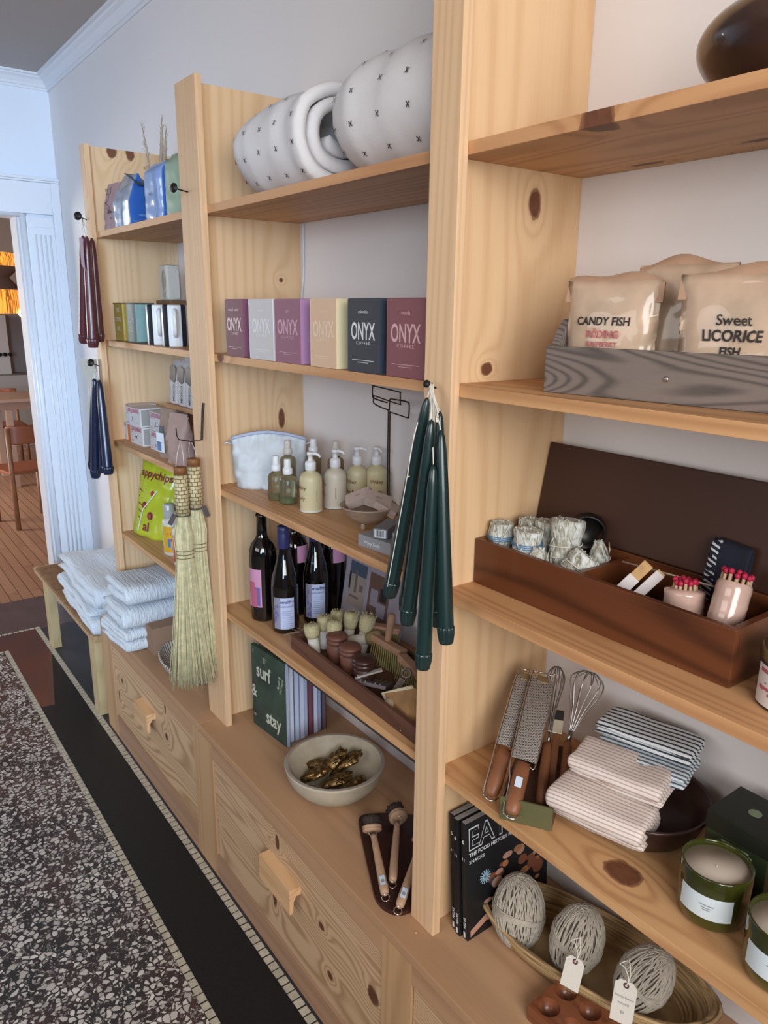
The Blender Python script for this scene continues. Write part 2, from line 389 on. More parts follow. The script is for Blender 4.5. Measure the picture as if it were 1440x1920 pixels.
# ------------------------------------------------------------------ pine shelving
T = .0173; D = .28; F = -(D + T); TH = .018
LV = [0, .342, .6835, 1.025, 1.3665]
X1, X2, X3, X4 = -1.7676, -.8944, 0.0, .9
kn_panel = [((-.026, -.110, 1.300), (.06, .014, .024)), ((-.026, -.200, 1.045), (.06, .013, .011)), ((-.946, -.061, 1.206), (.06, .006, .006)),
            ((-.946, -.070, .845), (.06, .010, .030)), ((-1.785, -.205, 1.618), (.05, .018, .022)), ((-1.785, -.145, 1.618), (.05, .014, .024))]
M_panel = wood('pine_side_panel', '#dcba91', '#b98a5c', 'Z', 30, 4.0, .30, .045, 3, kn_panel, .5, '#d3ad82')
M_stile = wood('pine_front_stile', '#dcba94', '#bd9068', 'Z', 34, 6.0, .32, .03, 8, (), .5, '#d2a97e')
M_shelf = wood('pine_shelf_board', '#cda071', '#9f6c44', 'X', 22, 5.0, .50, .06, 5,
               [((.222, -.280, 1.352), (.026, .035, .034)), ((.334, -.225, .345), (.030, .024, .05)), ((.12, -.03, 1.349), (.03, .008, .01)), ((.31, -.06, 1.349), (.03, .008, .01)),
                ((-.86, -.28, 1.02), (.02, .012, .014)), ((.075, -.06, .342), (.012, .010, .02)), ((-1.55, -.2, 1.015), (.06, .05, .02))], .5, '#c8966a')
unit = thing('shelving_unit', 'tall open pine shelving unit of three bays standing on the drawer cabinets', 'shelving', (0, 0, 0))
for (X, Wd, zt) in ((X1, .0487, 1.629), (X2, .1161, 1.640), (X3, .0646, 2.1), (X4, .0646, 2.1)):
    MB().box((X - Wd, F, 0), (X, -D, zt), 0, .0012).build('front_stile', M_stile, unit)
    o = (Wd - .0132) / 2
    if X == X2:
        MB().box((X - o - .016, -D, 0), (X - o, -.0005, zt - .004), 0).build('side_panel', M_panel, unit)
        MB().box((X - Wd + .030, -D, 0), (X - Wd + .046, -.0005, zt - .004), 0).build('side_panel', M_panel, unit)
    else: MB().box((X - Wd + o, -D, 0), (X - o, -.0005, zt - .004), 0).build('side_panel', M_panel, unit)
for k in (1, 2, 3, 4):
    z = LV[k]
    for (a, b) in ((X1 - .0177, X2 - .0861), (X2 - .0514, X3 - .0389), (X3 - .0257, X4 - .0389)):
        zz = z + (.006 if (k == 1 and a < -1.5) else 0)
        MB().box((a, -D + .0003, zz - TH), (b, -.001, zz), 0, .0008).build('shelf', M_shelf, unit)

# ------------------------------------------------------------------ base cabinets, worktops
DC = -.3555
M_top = wood('pine_worktop', '#bc9878', '#946f52', 'X', 9, 6.0, .35, .06, 12, (), .6, '#b48c68')
M_cab = wood('pine_face_frame', '#c09a72', '#9a7048', 'Z', 12, 6.0, .35, .05, 15, (), .55, '#b58e68')
M_rail = wood('pine_plinth_rail', '#b8906e', '#93694a', 'X', 10, 6.0, .35, .05, 18, (), .55, '#a5836c')
def kdr(pts, s=(.010, .05, .022)): return [((x, -.355, z), s) for x, z in pts]
M_dr = lambda nm, ox, sd: wood(nm, '#d0ad86', '#946c48', 'X', 34, 5.5, .62, .075, sd,
             [((p[0] - ox, p[1] - DC / 2, p[2] - FZ), s) for p, s in kdr([(-1.677, -.179), (-1.242, -.188)], (.012, .05, .012)) + kdr([(-1.73, -.266), (-1.236, -.081)], (.007, .05, .026)) +
             kdr([(-.878, -.297), (-.508, -.10), (-.53, -.282)], (.010, .05, .022)) + kdr([(-.31, -.19), (-.276, -.297)], (.012, .05, .010)) + kdr([(-.114, -.207)], (.020, .05, .022))], .5, '#caa988', '#3d2416')
M_grip = wood('pine_grip', '#d9b083', '#b98a5c', 'X', 12, 8, .5, .1, 25)
labs = ['left pine drawer cabinet beside the woven bench, topped with towels', 'middle pine drawer cabinet below the white wooden bowl', 'right pine drawer cabinet below the twine basket, mostly cut off by the picture edge']
cabs = [(-1.886, -.9375, -1.765, -1.005, (-1.46, -1.335), -.360), (-.9375, -.045, -.870, -.080, (-.55, -.40), -.378), (-.045, .95, .011, .885, (.36, .52), -.378)]
for lb, (a, b, d0, d1, hx_, zb) in zip(labs, cabs):
    t = thing('drawer_cabinet', lb, 'cabinet', ((a + b) / 2, DC / 2, FZ), 'pine drawer cabinets under the shelves')
    MB().box((a, DC, FZ), (d0, DC + .02, -.0222), 0).build('stile', M_cab, t); MB().box((d1, DC, FZ), (b, DC + .02, -.0222), 0).build('stile', M_cab, t)
    MB().box((d0, DC, -.0645), (d1, DC + .02, -.0222), 0).build('top_rail', M_rail, t); MB().box((d0, DC, FZ), (d1, DC + .02, zb), 0).build('plinth_rail', M_rail, t)
    f = MB(); f.box((a, DC + .02, FZ), (a + .018, -.002, -.0222)); f.box((b - .018, DC + .02, FZ), (b, -.002, -.0222)); f.box((a + .018, -.012, FZ), (b - .018, -.002, -.0222))
    f.box((a + .018, DC + .02, FZ), (b - .018, -.012, FZ + .015)); f.build('body', M_cab, t)
    g_ = .003
    dr = MB().box((d0 + g_, DC + .004, zb + g_), (d1 - g_, DC + .022, -.0645 - g_), 0, .001).build('drawer', M_dr('knotty_drawer_front', (a + b) / 2, 21 + int(a * 10)), t)
    h0, h1 = hx_; zt = -.148
    MB().prism([(0, 0), (-.030, 0), (-.030, -.066), (-.021, -.066), (-.019, -.034), (-.012, -.022), (0, -.022)], (h0, DC + .004, zt), (0, 1, 0), (0, 0, 1), h1 - h0).build('handle', M_grip, dr)
for lb, a, b in (('left half of the pine worktop carrying the towel stack and basket', -1.886, -.955), ('long right half of the pine worktop carrying bowl, brushes and twine basket', -.9545, .95)):
    o = MB().box((a, DC, -.022), (b, -.0005, -.0002), 0, .002).build('worktop', M_top, None, ((a + b) / 2, DC / 2, -.022)); tag(o, lb, 'worktop')

# ------------------------------------------------------------------ shared makers
CAMV = cam.matrix_world.translation.copy()
def tocam(p): d = CAMV - V(p); return math.atan2(d.y, d.x)
def toolM(p0, p1, ref=None):
    p0 = V(p0); al = (V(p1) - p0); L = al.length; al.normalize(); tc = ((ref or CAMV) - p0).normalized()
    w = al.cross(tc).normalized() * -1; n = al.cross(w) * -1
    if n.dot(tc) < 0: n = -n; w = -w
    M = Matrix((w, n.cross(w).cross(w) * 0 + al, n)).transposed().to_4x4()  # local x = width, y = along, z = towards viewer
    M.translation = p0; return M, L
def loc_parts(t, lst):
    for n_, b, m_ in lst: b.build(n_, m_, t)
M_steel = mat('brushed_steel', '#a9a6a4', .28, 1)
M_chrome = mat('bright_wire', '#d8d4d0', .15, 1)
M_iron = mat('blackened_iron', '#2b2928', .45, .6)
M_walnut = wood('walnut_handle', '#8a5a3c', '#5e3824', 'Z', 9, 8, .5, .3, 41, (), .4, '#7c4d31')
M_beech = mat('beech_wood', '#b9977a', .5, var=.15, vs=40)
M_dark = wood('dark_stained_box_wood', '#5a3220', '#32190f', 'X', 9, 6, .6, .12, 44, (), .35, '#6a3c22', coat=.15)
M_lid = wood('dark_stained_lid_wood', '#402820', '#2f1b15', 'X', 6, 5, .4, .15, 47, (), .45)
M_paperw = mat('white_paper_label', '#d5dbe2', .6)
M_ink = mat('dark_ink', '#33302f', .6); M_inkg = mat('grey_ink', '#8e9093', .6)
M_string = mat('white_cotton_string', '#dcd8cc', .9)

def bagfn(w, h, d, M, wr=.004, seed=0, flat=.0, pinch=1.0):
    """a soft standing bag: f(u, v, side) on its skin, u 0..1 across, v 0..1 up"""
    def f(u, v, s, lift=0):
        a = 2 * u - 1
        t = d / 2 * max(0, 1 - abs(a) ** 4) ** .5 * (max(0, 1 - (v * .98) ** 3.2)) ** .6
        t = t * (.85 + .15 * math.cos(a * 2))
        ww = w * (1 - .06 * math.sin(v * PI)) * (1 if v < .85 else pinch)
        nv = noise.noise(V((u * 5 + seed, v * 6, s * 3 + seed))) * wr + noise.noise(V((u * 12 + seed, v * 15, s))) * wr * .4
        return M @ V((a * ww / 2 + nv * .5, s * (-(t) - nv * .6 - (lift if s > 0 else -lift) * 1) if s > 0 else (t + nv * .6), v * h))
    return f
def bag(b, f, nu=14, nv=18, m=0):
    vs = []; fs = []
    for s in (1, -1):
        for j in range(nv + 1):
            for i in range(nu + 1): vs.append(f(i / nu, j / nv, s))
    K = (nu + 1) * (nv + 1)
    for s in (0, 1):
        for j in range(nv):
            for i in range(nu):
                a = s * K + j * (nu + 1) + i; q = (a, a + 1, a + nu + 2, a + nu + 1); fs.append(q if s == 0 else q[::-1])
    for j in range(nv):
        for i in (0, nu):
            a = j * (nu + 1) + i; q = (a, a + nu + 1, a + nu + 1 + K, a + K); fs.append(q if i == 0 else q[::-1])
    for i in range(nu):
        fs.append((i + 1, i, i + K, i + 1 + K)); a = nv * (nu + 1) + i; fs.append((a, a + 1, a + 1 + K, a + K))
    return b.add(vs, fs, m, True)
def bagtext(b, f, s, u, v, su, sv, m=1, bold=.02, lift=.0016, rot=False):
    vs, fs, x0, x1, y0, y1 = text2d(s, bold); cx = (x0 + x1) / 2
    if rot: b.add([f(u - y * su, v + (x - cx) * sv, 1, lift) for x, y in vs], fs, m)
    else: b.add([f(u + (x - cx) * su, v + y * sv, 1, lift) for x, y in vs], fs, m)
def bagpatch(b, f, u0, u1, v0, v1, m=1, n=8, lift=.0012):
    vs = [f(u0 + (u1 - u0) * i / n, v0 + (v1 - v0) * j / n, 1, lift) for j in range(n + 1) for i in range(n + 1)]
    b.add(vs, [(j * (n + 1) + i, j * (n + 1) + i + 1, (j + 1) * (n + 1) + i + 1, (j + 1) * (n + 1) + i) for j in range(n) for i in range(n)], m, True)

# ================================================================== RIGHT BAY
L0, L1, L2, L3, L4 = LV; e = .0004
# --- top shelf
b = MB(); c = (.412, -.142, L4 + e)
pr = [(r_, h_ * .70) for r_, h_ in [(.045, 0), (.085, .008), (.118, .035), (.132, .070), (.126, .100), (.105, .123), (.075, .132), (.070, .128), (.098, .118), (.118, .098), (.122, .070), (.108, .040), (.08, .018), (0, .014)]]
pr = [(max(q.x, 0), q.y) for q in catmull([(x, y, 0) for x, y in pr], 4)]
b.lathe(pr, c, (0, 0, 1), 72)
o = b.build('wooden_bowl', mat('dark_turned_wood', '#4a322a', .28, col2='#33211c', vs=8, coat=.4), None, c); tag(o, 'dark brown rounded wooden bowl on the top shelf of the right bay', 'bowl')
# --- candy crate
M_weath = wood('weathered_grey_board', '#7b706a', '#473f3c', 'X', 34, 9, .75, .1, 51, (), .85, '#6f655f')
R9 = rotz(.150, (.131, -.239, L3 + e))
t = thing('wooden_crate', 'long weathered grey wooden crate holding bags of candy fish', 'crate', (.131, -.239, L3 + e))
b = MB(); b.M = R9; b.box((0, 0, 0), (.62, .010, .064), 0, .001); b.build('front_board', [M_weath], t)
b = MB(); b.M = R9
b.lathe([(.0001, .0018), (.003, .0015), (.004, 0)], (.178, 0, .030), (0, -1, 0), 10)
b.build('nail_head', [M_chrome], t)
b = MB(); b.M = R9; b.box((0, .128, 0), (.62, .138, .064), 0, .001); b.build('back_board', M_weath, t)
for x in (-.0, .608):
    b = MB(); b.M = R9; b.prism([(.012, 0), (.126, 0), (.126, .060), (.112, .100), (.098, .112), (.086, .106), (.078, .092), (.066, .088), (.052, .098), (.04, .10), (.026, .086), (.012, .062)], (x, 0, 0), (0, 1, 0), (0, 0, 1), .012); b.build('end_board', M_weath, t)
b = MB(); b.M = R9; b.box((.012, .010, 0), (.608, .128, .008)); b.build('bottom_board', M_weath, t)
M_kraft = mat('kraft_paper', '#ab8970', .75, var=.12, vs=25); M_cell = mat('cellophane_bag', '#c2a78f', .32, coat=.5, var=.18, vs=14, col2='#ab957f')
M_pink = mat('red_pink_print', '#b06468', .5); M_black = mat('black_print', '#2a2423', .55)
def candy(lb, x, y, w, h, yaw, lines, seed, tall=.03, name='candy_bag'):
    z0 = L3 + .010; t = thing(name, lb, 'candy bag', (x, y, z0), 'candy bags in the grey crate')
    M = rotz(yaw, (x, y, z0)); f = bagfn(w, h, .045, M, .006, seed); b = MB(); bag(b, f)
    for (s, u, v, sz, m, bd) in lines: bagtext(b, f, s, u, v, sz / w, sz / h * 1.1, m, bd)
    b.build('bag', [M_cell, M_black, M_pink], t)
    f2 = bagfn(w * 1.01, h, .012, M, .005, seed + 2); b = MB(); vs = []; n = 12
    g = lambda u, v, s: M @ V(((2 * u - 1) * w / 2 * 1.01, -s * (.006 * (1 - v) + .001) + .002 + .004 * math.sin(u * 5 + seed) * v, h * .80 + v * (h * .2 + .010 * math.sin(u * PI) + .004 * math.sin(u * 9 + seed))))
    for s in (1, -1):
        for j in range(4):
            for i in range(n + 1): vs.append(g(i / n, j / 3, s))
    K = 4 * (n + 1); fs = []
    for s in (0, 1):
        for j in range(3):
            for i in range(n): a = s * K + j * (n + 1) + i; q = (a, a + 1, a + n + 2, a + n + 1); fs.append(q if s == 0 else q[::-1])
    for i in range(n): a = 3 * (n + 1) + i; fs.append((a, a + 1, a + 1 + K, a + K))
    b.add(vs, fs, 0, True)
    sl = [(math.cos(a) * .012, math.sin(a) * .003) for a in [k * PI / 6 for k in range(12)]]
    b.prism(sl, M @ V((0, -.0078, h * .925)), (M.to_3x3() @ V((1, 0, 0))), (0, 0, 1), .0006, 1)
    b.build('paper_header', [M_kraft, mat('pale_slot', '#c9ab98', .6)], t)
ya = .30
candy('crumpled paper-topped bag reading CANDY FISH, at the left end of the crate', .197, -.185, .132, .142, ya, [('CANDY FISH', .46, .59, .0138, 1, .02), ('RÖDING', .47, .475, .0122, 2, .03), ('RASPBERRY', .47, .39, .0088, 2, .02)], 1)
candy('bag with a taller plain kraft header, between the two lettered candy bags', .268, -.130, .125, .162, .25, [('fish', .7, .22, .012, 2, .02)], 4)
candy('large paper-topped bag reading Sweet LICORICE FISH, right end of the crate', .382, -.172, .165, .146, .30, [('Sweet', .42, .60, .0162, 1, .01), ('LICORICE', .42, .475, .0165, 1, .03), ('FISH', .42, .36, .0128, 1, .03)], 9)
# --- dark box with herb bundles
t = thing('wooden_box', 'long dark-stained wooden box with its lid leaning back against the wall', 'box', (.2, -.14, L2 + e))
y0, y1, x0, x1, z0 = -.211, -.055, -.022, .440, L2 + e; th = .010; hz = .079
b = MB(); b.box((x0, y0, z0), (x1, y0 + th, z0 + hz), 0, .0015); b.build('front_panel', M_dark, t)
b = MB(); b.box((x0, y1 - th, z0), (x1, y1, z0 + hz), 0, .0015); b.build('back_panel', M_dark, t)
for xx in (x0, x1 - th): b = MB(); b.box((xx, y0 + th, z0), (xx + th, y1 - th, z0 + hz), 0, .0008); b.build('side_panel', M_dark, t)
b = MB(); b.box((x0 + th, y0 + th, z0), (x1 - th, y1 - th, z0 + .006)); b.build('bottom', M_dark, t)
b = MB(); b.box((.176, y0 + th, z0 + .006), (.184, y1 - th, z0 + hz - .006)); b.build('divider', M_dark, t)
b = MB(); b.M = Matrix.Translation((0, y1 - .006, z0 + hz + .001)) @ Matrix.Rotation(-.185, 4, 'X'); b.box((x0 + .001, -.004, 0), (x1 + .03, .008, .150), 0, .002); b.build('lid', M_lid, t)
def sage_mat():
    mt, g = newmat('dried_sage_leaves'); n = g.noise(g.coords((90, 90, 22)), 1.6, 3, .6, 1.2)
    g.link(g.ramp(n, [(.30, '#6d6557'), (.45, '#a9a89a'), (.55, '#c7cbc6'), (.75, '#dfe4e6')]), g.bs.inputs['Base Color']); g.bs.inputs['Roughness'].default_value = .9; g.bump(n, .8, .003); return mt
M_sage = sage_mat(); M_blue = mat('blue_thread', '#4e7fae', .8)
def bundle(lb, p0, p1, r0, r1, thread, seed, tip=False):
    p0 = V(p0); p1 = V(p1); d = p1 - p0; L = d.length; t = thing('sage_bundle', lb, 'herb bundle', tuple(p0), 'sage bundles in the dark box')
    b = MB(); n = 14; prof = []
    for i in range(n + 1):
        k = i / n; r = (r0 + (r1 - r0) * k) * (1 + .05 * math.sin(k * 17 + seed))
        if tip and k > .6: r *= 1 - ((k - .6) / .4) ** 2 * .55
        prof.append((r, L * k))
    prof.append((prof[-1][0] * .75, L * 1.01)); prof.append((prof[-1][0] * .5, L * .985)); prof.append((0.0002, L * .99))
    b.lathe(prof, p0, d, 26)
    b.v = [tuple(V(v) + noise.noise_vector(V(v) * 160 + V((seed, 0, 0))) * .0015) for v in b.v]
    u, w, q = axes(d, (0, 0, 1) if abs(d.normalized().z) < .99 else (1, 0, 0)); rnd = random.Random(seed)
    for k in range(16):                                     # leaf tips and folded leaf edges
        a = rnd.uniform(0, 2 * PI); hh = rnd.uniform(.1, .92) * L; rr = (r0 + (r1 - r0) * hh / L) * 1.0; tw = rnd.uniform(-.3, .3)
        pts = [p0 + q * (hh + s * .010) + (u * math.cos(a + tw * s) + w * math.sin(a + tw * s)) * (rr + .0012 - .0008 * s * s) for s in (-1.3, 0, 1.3)]
        b.tube(pts, .0022, 5, rads=[.0004, .0017, .0004])
    for k in range(12):
        a = rnd.uniform(0, 2 * PI); rr = r1 * rnd.uniform(.3, .9) * (.5 if tip else 1); p = p0 + q * L * .985 + (u * math.cos(a) + w * math.sin(a)) * rr
        b.tube([p, p + q * .004 + u * rnd.uniform(-.003, .003)], .002, 5, rads=[.0028, .001])
    b.build('leaves', M_sage, t)
    b = MB()
    ha, hb = (.72, .80) if thread is M_blue else (.35, .72); pts = []
    for i in range(61):
        a = 2 * PI * 2.5 * i / 60; hh = ha + (hb - ha) * i / 60; rr = (r0 + (r1 - r0) * hh) + .0016
        pts.append(p0 + q * L * hh + (u * math.cos(a) + w * math.sin(a)) * rr)
    b.tube(pts, .0009, 5)
    b.build('binding_thread', thread, t)
zb = z0 + .007
bundle('blue-tied sage bundle in the far left corner of the dark box, front one', (-.004, -.175, zb), (.000, -.172, .789), .021, .021, M_blue, 1)
bundle('sage bundle mostly hidden behind the leftmost blue-tied bundle', (.012, -.120, zb), (.012, -.118, .790), .019, .018, M_string, 2)
bundle('second blue-tied sage bundle, upright right of the leftmost one', (.052, -.170, zb), (.056, -.167, .789), .023, .024, M_blue, 3)
bundle('sage bundle peeking out behind the second blue-tied bundle', (.052, -.118, zb), (.052, -.116, .795), .021, .020, M_string, 4)
bundle('tallest white sage bundle standing in the middle of the group', (.108, -.145, zb), (.106, -.128, .812), .019, .027, M_string, 5)
bundle('short pointed sage bundle leaning in front of the tallest one', (.098, -.186, zb), (.090, -.178, .768), .020, .019, M_string, 6, True)
bundle('sage bundle tipped to the right against the box divider', (.130, -.180, .706), (.158, -.142, .768), .018, .024, M_string, 7)
bundle('small grey sage bundle behind the tipped one', (.150, -.095, zb), (.146, -.100, .780), .017, .016, M_string, 8, True)
b = MB(); b.lathe([(.028, 0), (.030, .002), (.030, .018), (.027, .020), (.026, .004), (0, .004)], (.100, -.072, .786), (.55, -.70, -.1), 28)
o = b.build('black_dish', mat('black_ceramic', '#1a1716', .4), None, (.09, -.08, .786)); tag(o, 'small black round dish leaning on the lid behind the tallest sage bundle', 'dish')
M_palo = mat('palo_santo_wood', '#c29a68', .6, var=.2, vs=90)
for i, (p0, p1, w_, lb) in enumerate((((.214, -.185, .700), (.262, -.135, .783), .016, 'palo santo stick in a white paper sleeve, front one, tan tip showing'), ((.236, -.170, .700), (.274, -.118, .770), .013, 'palo santo stick in a white sleeve, tucked behind the other stick'))):
    M, L = toolM(p0, p1); t = thing('incense_stick', lb, 'incense stick', p0)
    b = MB(); b.M = M; b.box((-w_ / 2, 0, -.005), (w_ / 2, L, .004), 0, .001); b.build('stick', M_palo, t)
    b = MB(); b.M = M; b.box((-w_ / 2 - .0008, .002, -.0058), (w_ / 2 + .0008, L * (.74 if i == 0 else .97), .0048), 0, .001); b.build('paper_sleeve', mat('white_sleeve_paper', '#cfc8c8', .6), t)
M_match = mat('match_stick_wood', '#c8ab8c', .6); M_mhead = mat('crimson_match_head', '#b02345', .6); M_wrap = mat('clear_wrap', '#c9a99c', .18, coat=.6, var=.12, vs=30)
def matches(lb, p0, p1, r, seed, heads, wrapk):
    p0 = V(p0); d = V(p1) - p0; L = d.length; u, w, q = axes(d); t = thing('match_bundle', lb, 'bundle of matches', tuple(p0), 'wrapped bundles of pink-tipped matches')
    b = MB(); h = MB(); rnd = random.Random(seed)
    spots = [(0, 0)] + [(r * .45 * math.cos(a), r * .45 * math.sin(a)) for a in [k * PI / 3 for k in range(6)]] + [(r * .86 * math.cos(a), r * .86 * math.sin(a)) for a in [k * PI / 6.5 for k in range(13)]]
    for (x, y) in spots:
        q0 = p0 + u * x + w * y; k = rnd.uniform(-.003, .003); sh = heads
        q1 = p0 + u * x * sh + w * y * sh + q * (L + k)
        b.tube([q0, q1 - q * .004], .0024, 6); h.blob(q1, (.0042, .0042, .0050), 0, 1)
    b.build('match_sticks', M_match, t); h.build('match_heads', M_mhead, t)
    b = MB(); prof = [(r * 1.02 * (1 + .015 * math.sin(i * 2.2)), L * wrapk * i / 16) for i in range(17)] + [(r * heads * .98, L * (wrapk + .03))]
    b.lathe([(a + .0008, z) for a, z in prof], p0, d, 24, cap0=True, cap1=False); b.build('wrapper', M_wrap, t)
matches('fat wrapped match bundle with a domed pink top, left of the taller one', (.330, -.145, zb), (.322, -.135, .774), .026, 3, .62, .86)
matches('tall leaning wrapped match bundle with crimson tips, right end of the box', (.392, -.165, zb), (.388, -.125, .802), .0215, 5, .95, .88)
b = MB(); b.tube([(.200, -.110, .764), (.352, -.115, .772)], .0014, 6); o = b.build('incense_rod', mat('pale_reed', '#b5a48f', .7), None, (.2, -.11, .764)); tag(o, 'thin pale reed lying across the dark box behind the matches', 'incense')
def navy():
    mt, g = newmat('navy_bandana'); sp = g.add('ShaderNodeSeparateXYZ'); g.link(g.coords(), sp.inputs[0])
    s = g.math('SINE', g.math('MULTIPLY', g.math('ADD', sp.outputs[2], g.math('MULTIPLY', sp.outputs[0], .35)), 820)); k = g.math('GREATER_THAN', s, .25)
    edge = g.math('LESS_THAN', sp.outputs[0], -.012); k = g.math('MULTIPLY', k, edge); k = g.math('MULTIPLY', k, g.math('GREATER_THAN', g.noise(g.coords((40, 40, 90)), 1, 2), .42))
    g.link(g.mix(k, '#171a2c', '#c8ccd2'), g.bs.inputs['Base Color']); g.bs.inputs['Roughness'].default_value = .9; return mt
b = MB(); b.strip([(0, 0), (.001, .03), (.002, .06), (.0045, .078), (.009, .083), (.014, .078), (.016, .06), (.017, .03), (.018, 0)], (.345, -.085, .738), (0, .8, .1), (.05, .12, 1), .050, .009, 0, .003, 30, 10, 0, 4)
o = b.build('bandana', navy(), None, (.345, -.085, .74)); tag(o, 'folded navy bandana with white dashes, propped behind the match bundles', 'bandana')
# tin candle
t = thing('candle_tin', 'white lidded candle tin with red print, right of the dark box', 'candle', (.506, -.186, L2 + e))
b = MB(); c = V((.506, -.186, L2 + e)); r = .041
b.lathe([(r - .002, 0), (r, .002), (r, .062), (r - .001, .063)], c, (0, 0, 1), 40, 0)
b.patchcyl(c, r, tocam(c) - 1.3, tocam(c) + 1.3, .004, .054, 1, 24)
a0 = tocam(c)
for i, (zz, s_) in enumerate(((.044, 'COYOTE'), (.020, 'ROSEWATER'))): pass
rnd = random.Random(5)
for k in range(26):
    a = a0 + rnd.uniform(-1.15, .9); zz = rnd.uniform(.010, .046); w_ = rnd.uniform(.05, .22); hh = rnd.uniform(.0015, .004)
    b.patchcyl(c, r + .0003, a, a + w_, zz, zz + hh, rnd.choice([2, 2, 3]), 5)
b.patchcyl(c, r + .0003, a0 - 1.1, a0 - .2, .045, .050, 2, 10); b.patchcyl(c, r + .0003, a0 - 1.1, a0 - .3, .024, .028, 2, 10)
b.build('tin', [mat('black_tin', '#25211f', .4), mat('cream_print_paper', '#d8cfc9', .5), mat('rose_red_ink', '#b45a62', .5), mat('slate_ink', '#4a4354', .5)], t)
b = MB(); b.lathe([(r + .0012, .058), (r + .0015, .060), (r + .0015, .070), (r, .074), (r - .003, .075), (r - .005, .0735), (0, .0735)], c, (0, 0, 1), 40); b.build('lid', mat('aged_brass_lid', '#84785a', .35, .9), t)

# --- utensils in the green box (second shelf)
P = V((.140, -.287, L1 + e)); ux = V((.072, .045, 0)).normalized(); uy = V((-ux.y, ux.x, 0)); Mg = Matrix((ux, uy, V((0, 0, 1)))).transposed().to_4x4(); Mg.translation = P
M_olive = mat('olive_green_board', '#5d5c3c', .6, var=.1); M_cardb = mat('brown_cardboard', '#6a4c3a', .8, var=.1)
t = thing('utensil_box', 'small olive green open box holding graters and whisks', 'box', tuple(P))
W_, D_, H_ = .084, .185, .041
b = MB(); b.M = Mg; b.box((0, 0, 0), (W_, .004, H_), 0, .0008); b.build('front_panel', M_olive, t)
b = MB(); b.M = Mg; b.box((0, D_ - .004, 0), (W_, D_, H_)); b.build('back_panel', M_cardb, t)
for xx in (0, W_ - .004): b = MB(); b.M = Mg; b.box((xx, .004, 0), (xx + .004, D_ - .004, H_)); b.build('side_panel', M_cardb, t)
b = MB(); b.M = Mg; b.box((.004, .004, 0), (W_ - .004, D_ - .004, .003)); b.build('bottom', M_cardb, t)
def holes_mat():
    mt, g = newmat('perforated_steel'); v = g.add('ShaderNodeTexVoronoi'); v.inputs['Scale'].default_value = 1; v.inputs['Randomness'].default_value = .15
    g.link(g.coords((330, 330, 330)), v.inputs['Vector']); k = g.math('LESS_THAN', v.outputs['Distance'], .33)
    g.link(g.mix(k, '#b5b2ae', '#45403d'), g.bs.inputs['Base Color']); g.bs.inputs['Metallic'].default_value = .75; g.bs.inputs['Roughness'].default_value = .35; g.bump(v.outputs['Distance'], .5, .001); return mt
M_perf = holes_mat()
def grater(lb, p0, p1, w, hl, sticker=False):
    M, L = toolM(p0, p1); t = thing('grater', lb, 'grater', tuple(p0), 'steel graters with wooden handles')
    b = MB(); b.M = M; bm = bmesh.new()
    b.lathe([(.004, .002), (.0085, .006), (.0105, .02), (.0105, hl * .8), (.0095, hl)], (0, 0, 0), (0, 1, 0), 14, sx=1.25, sy=.8)
    hnd = b.build('handle', M_walnut, t)
    if sticker: b = MB(); b.M = M; b.rect((-.006, hl * .50, .0092), (1, 0, 0), (0, 1, 0), .011, .017, 0); b.build('price_sticker', mat('pale_blue_sticker', '#c3d3e6', .5), hnd)
    b = MB(); b.M = M
    n = 10; vs = []
    for j in range(n + 1):
        y = hl + .004 + (L - hl - .012) * j / n
        for x, z_ in ((-w / 2, -.007), (-w / 2, .002), (-w / 4, .0035), (0, .004), (w / 4, .0035), (w / 2, .002), (w / 2, -.007)): vs.append((x, y, z_))
    fs = [(j * 7 + i, j * 7 + i + 1, (j + 1) * 7 + i + 1, (j + 1) * 7 + i) for j in range(n) for i in range(6)]
    b.add(vs, fs, 0, False); b.add([(x, y, z_ - .0008) for x, y, z_ in vs], [f[::-1] for f in fs], 1, False)
    b.build('grating_plate', [M_perf, M_steel], t)
    b = MB(); b.M = M
    b.tube(catmull([(-.004, -.001, .0), (-.013, .003, .001), (-.0145, hl * .6, .001), (-w / 2 - .001, hl + .008, .001), (-w / 2 - .001, L - .006, .001), (-w / 4, L + .003, .002), (w / 4, L + .003, .002), (w / 2 + .001, L - .006, .001), (w / 2 + .001, hl + .01, .001), (.012, hl - .004, .001)], 5), .0013, 6)
    b.tube(catmull([(.012, .004, .001), (.006, -.004, .004), (-.004, -.005, .004), (-.013, .003, .001)], 5), .0018, 6)
    b.build('wire_frame', M_chrome, t)
    b = MB(); b.M = M; b.box((-w / 4, L - .016, .001), (w / 4, L - .004, .006), 0, .001); b.build('end_cap', mat('brass_end_cap', '#9a8766', .4, .7), t)
grater('grater leaning left, mostly hidden behind the front grater', (.108, -.276, .358), (.030, -.118, .505), .030, .085)
grater('front steel grater with a price sticker on its walnut handle', (.166, -.288, .364), (.064, -.112, .512), .040, .088, True)
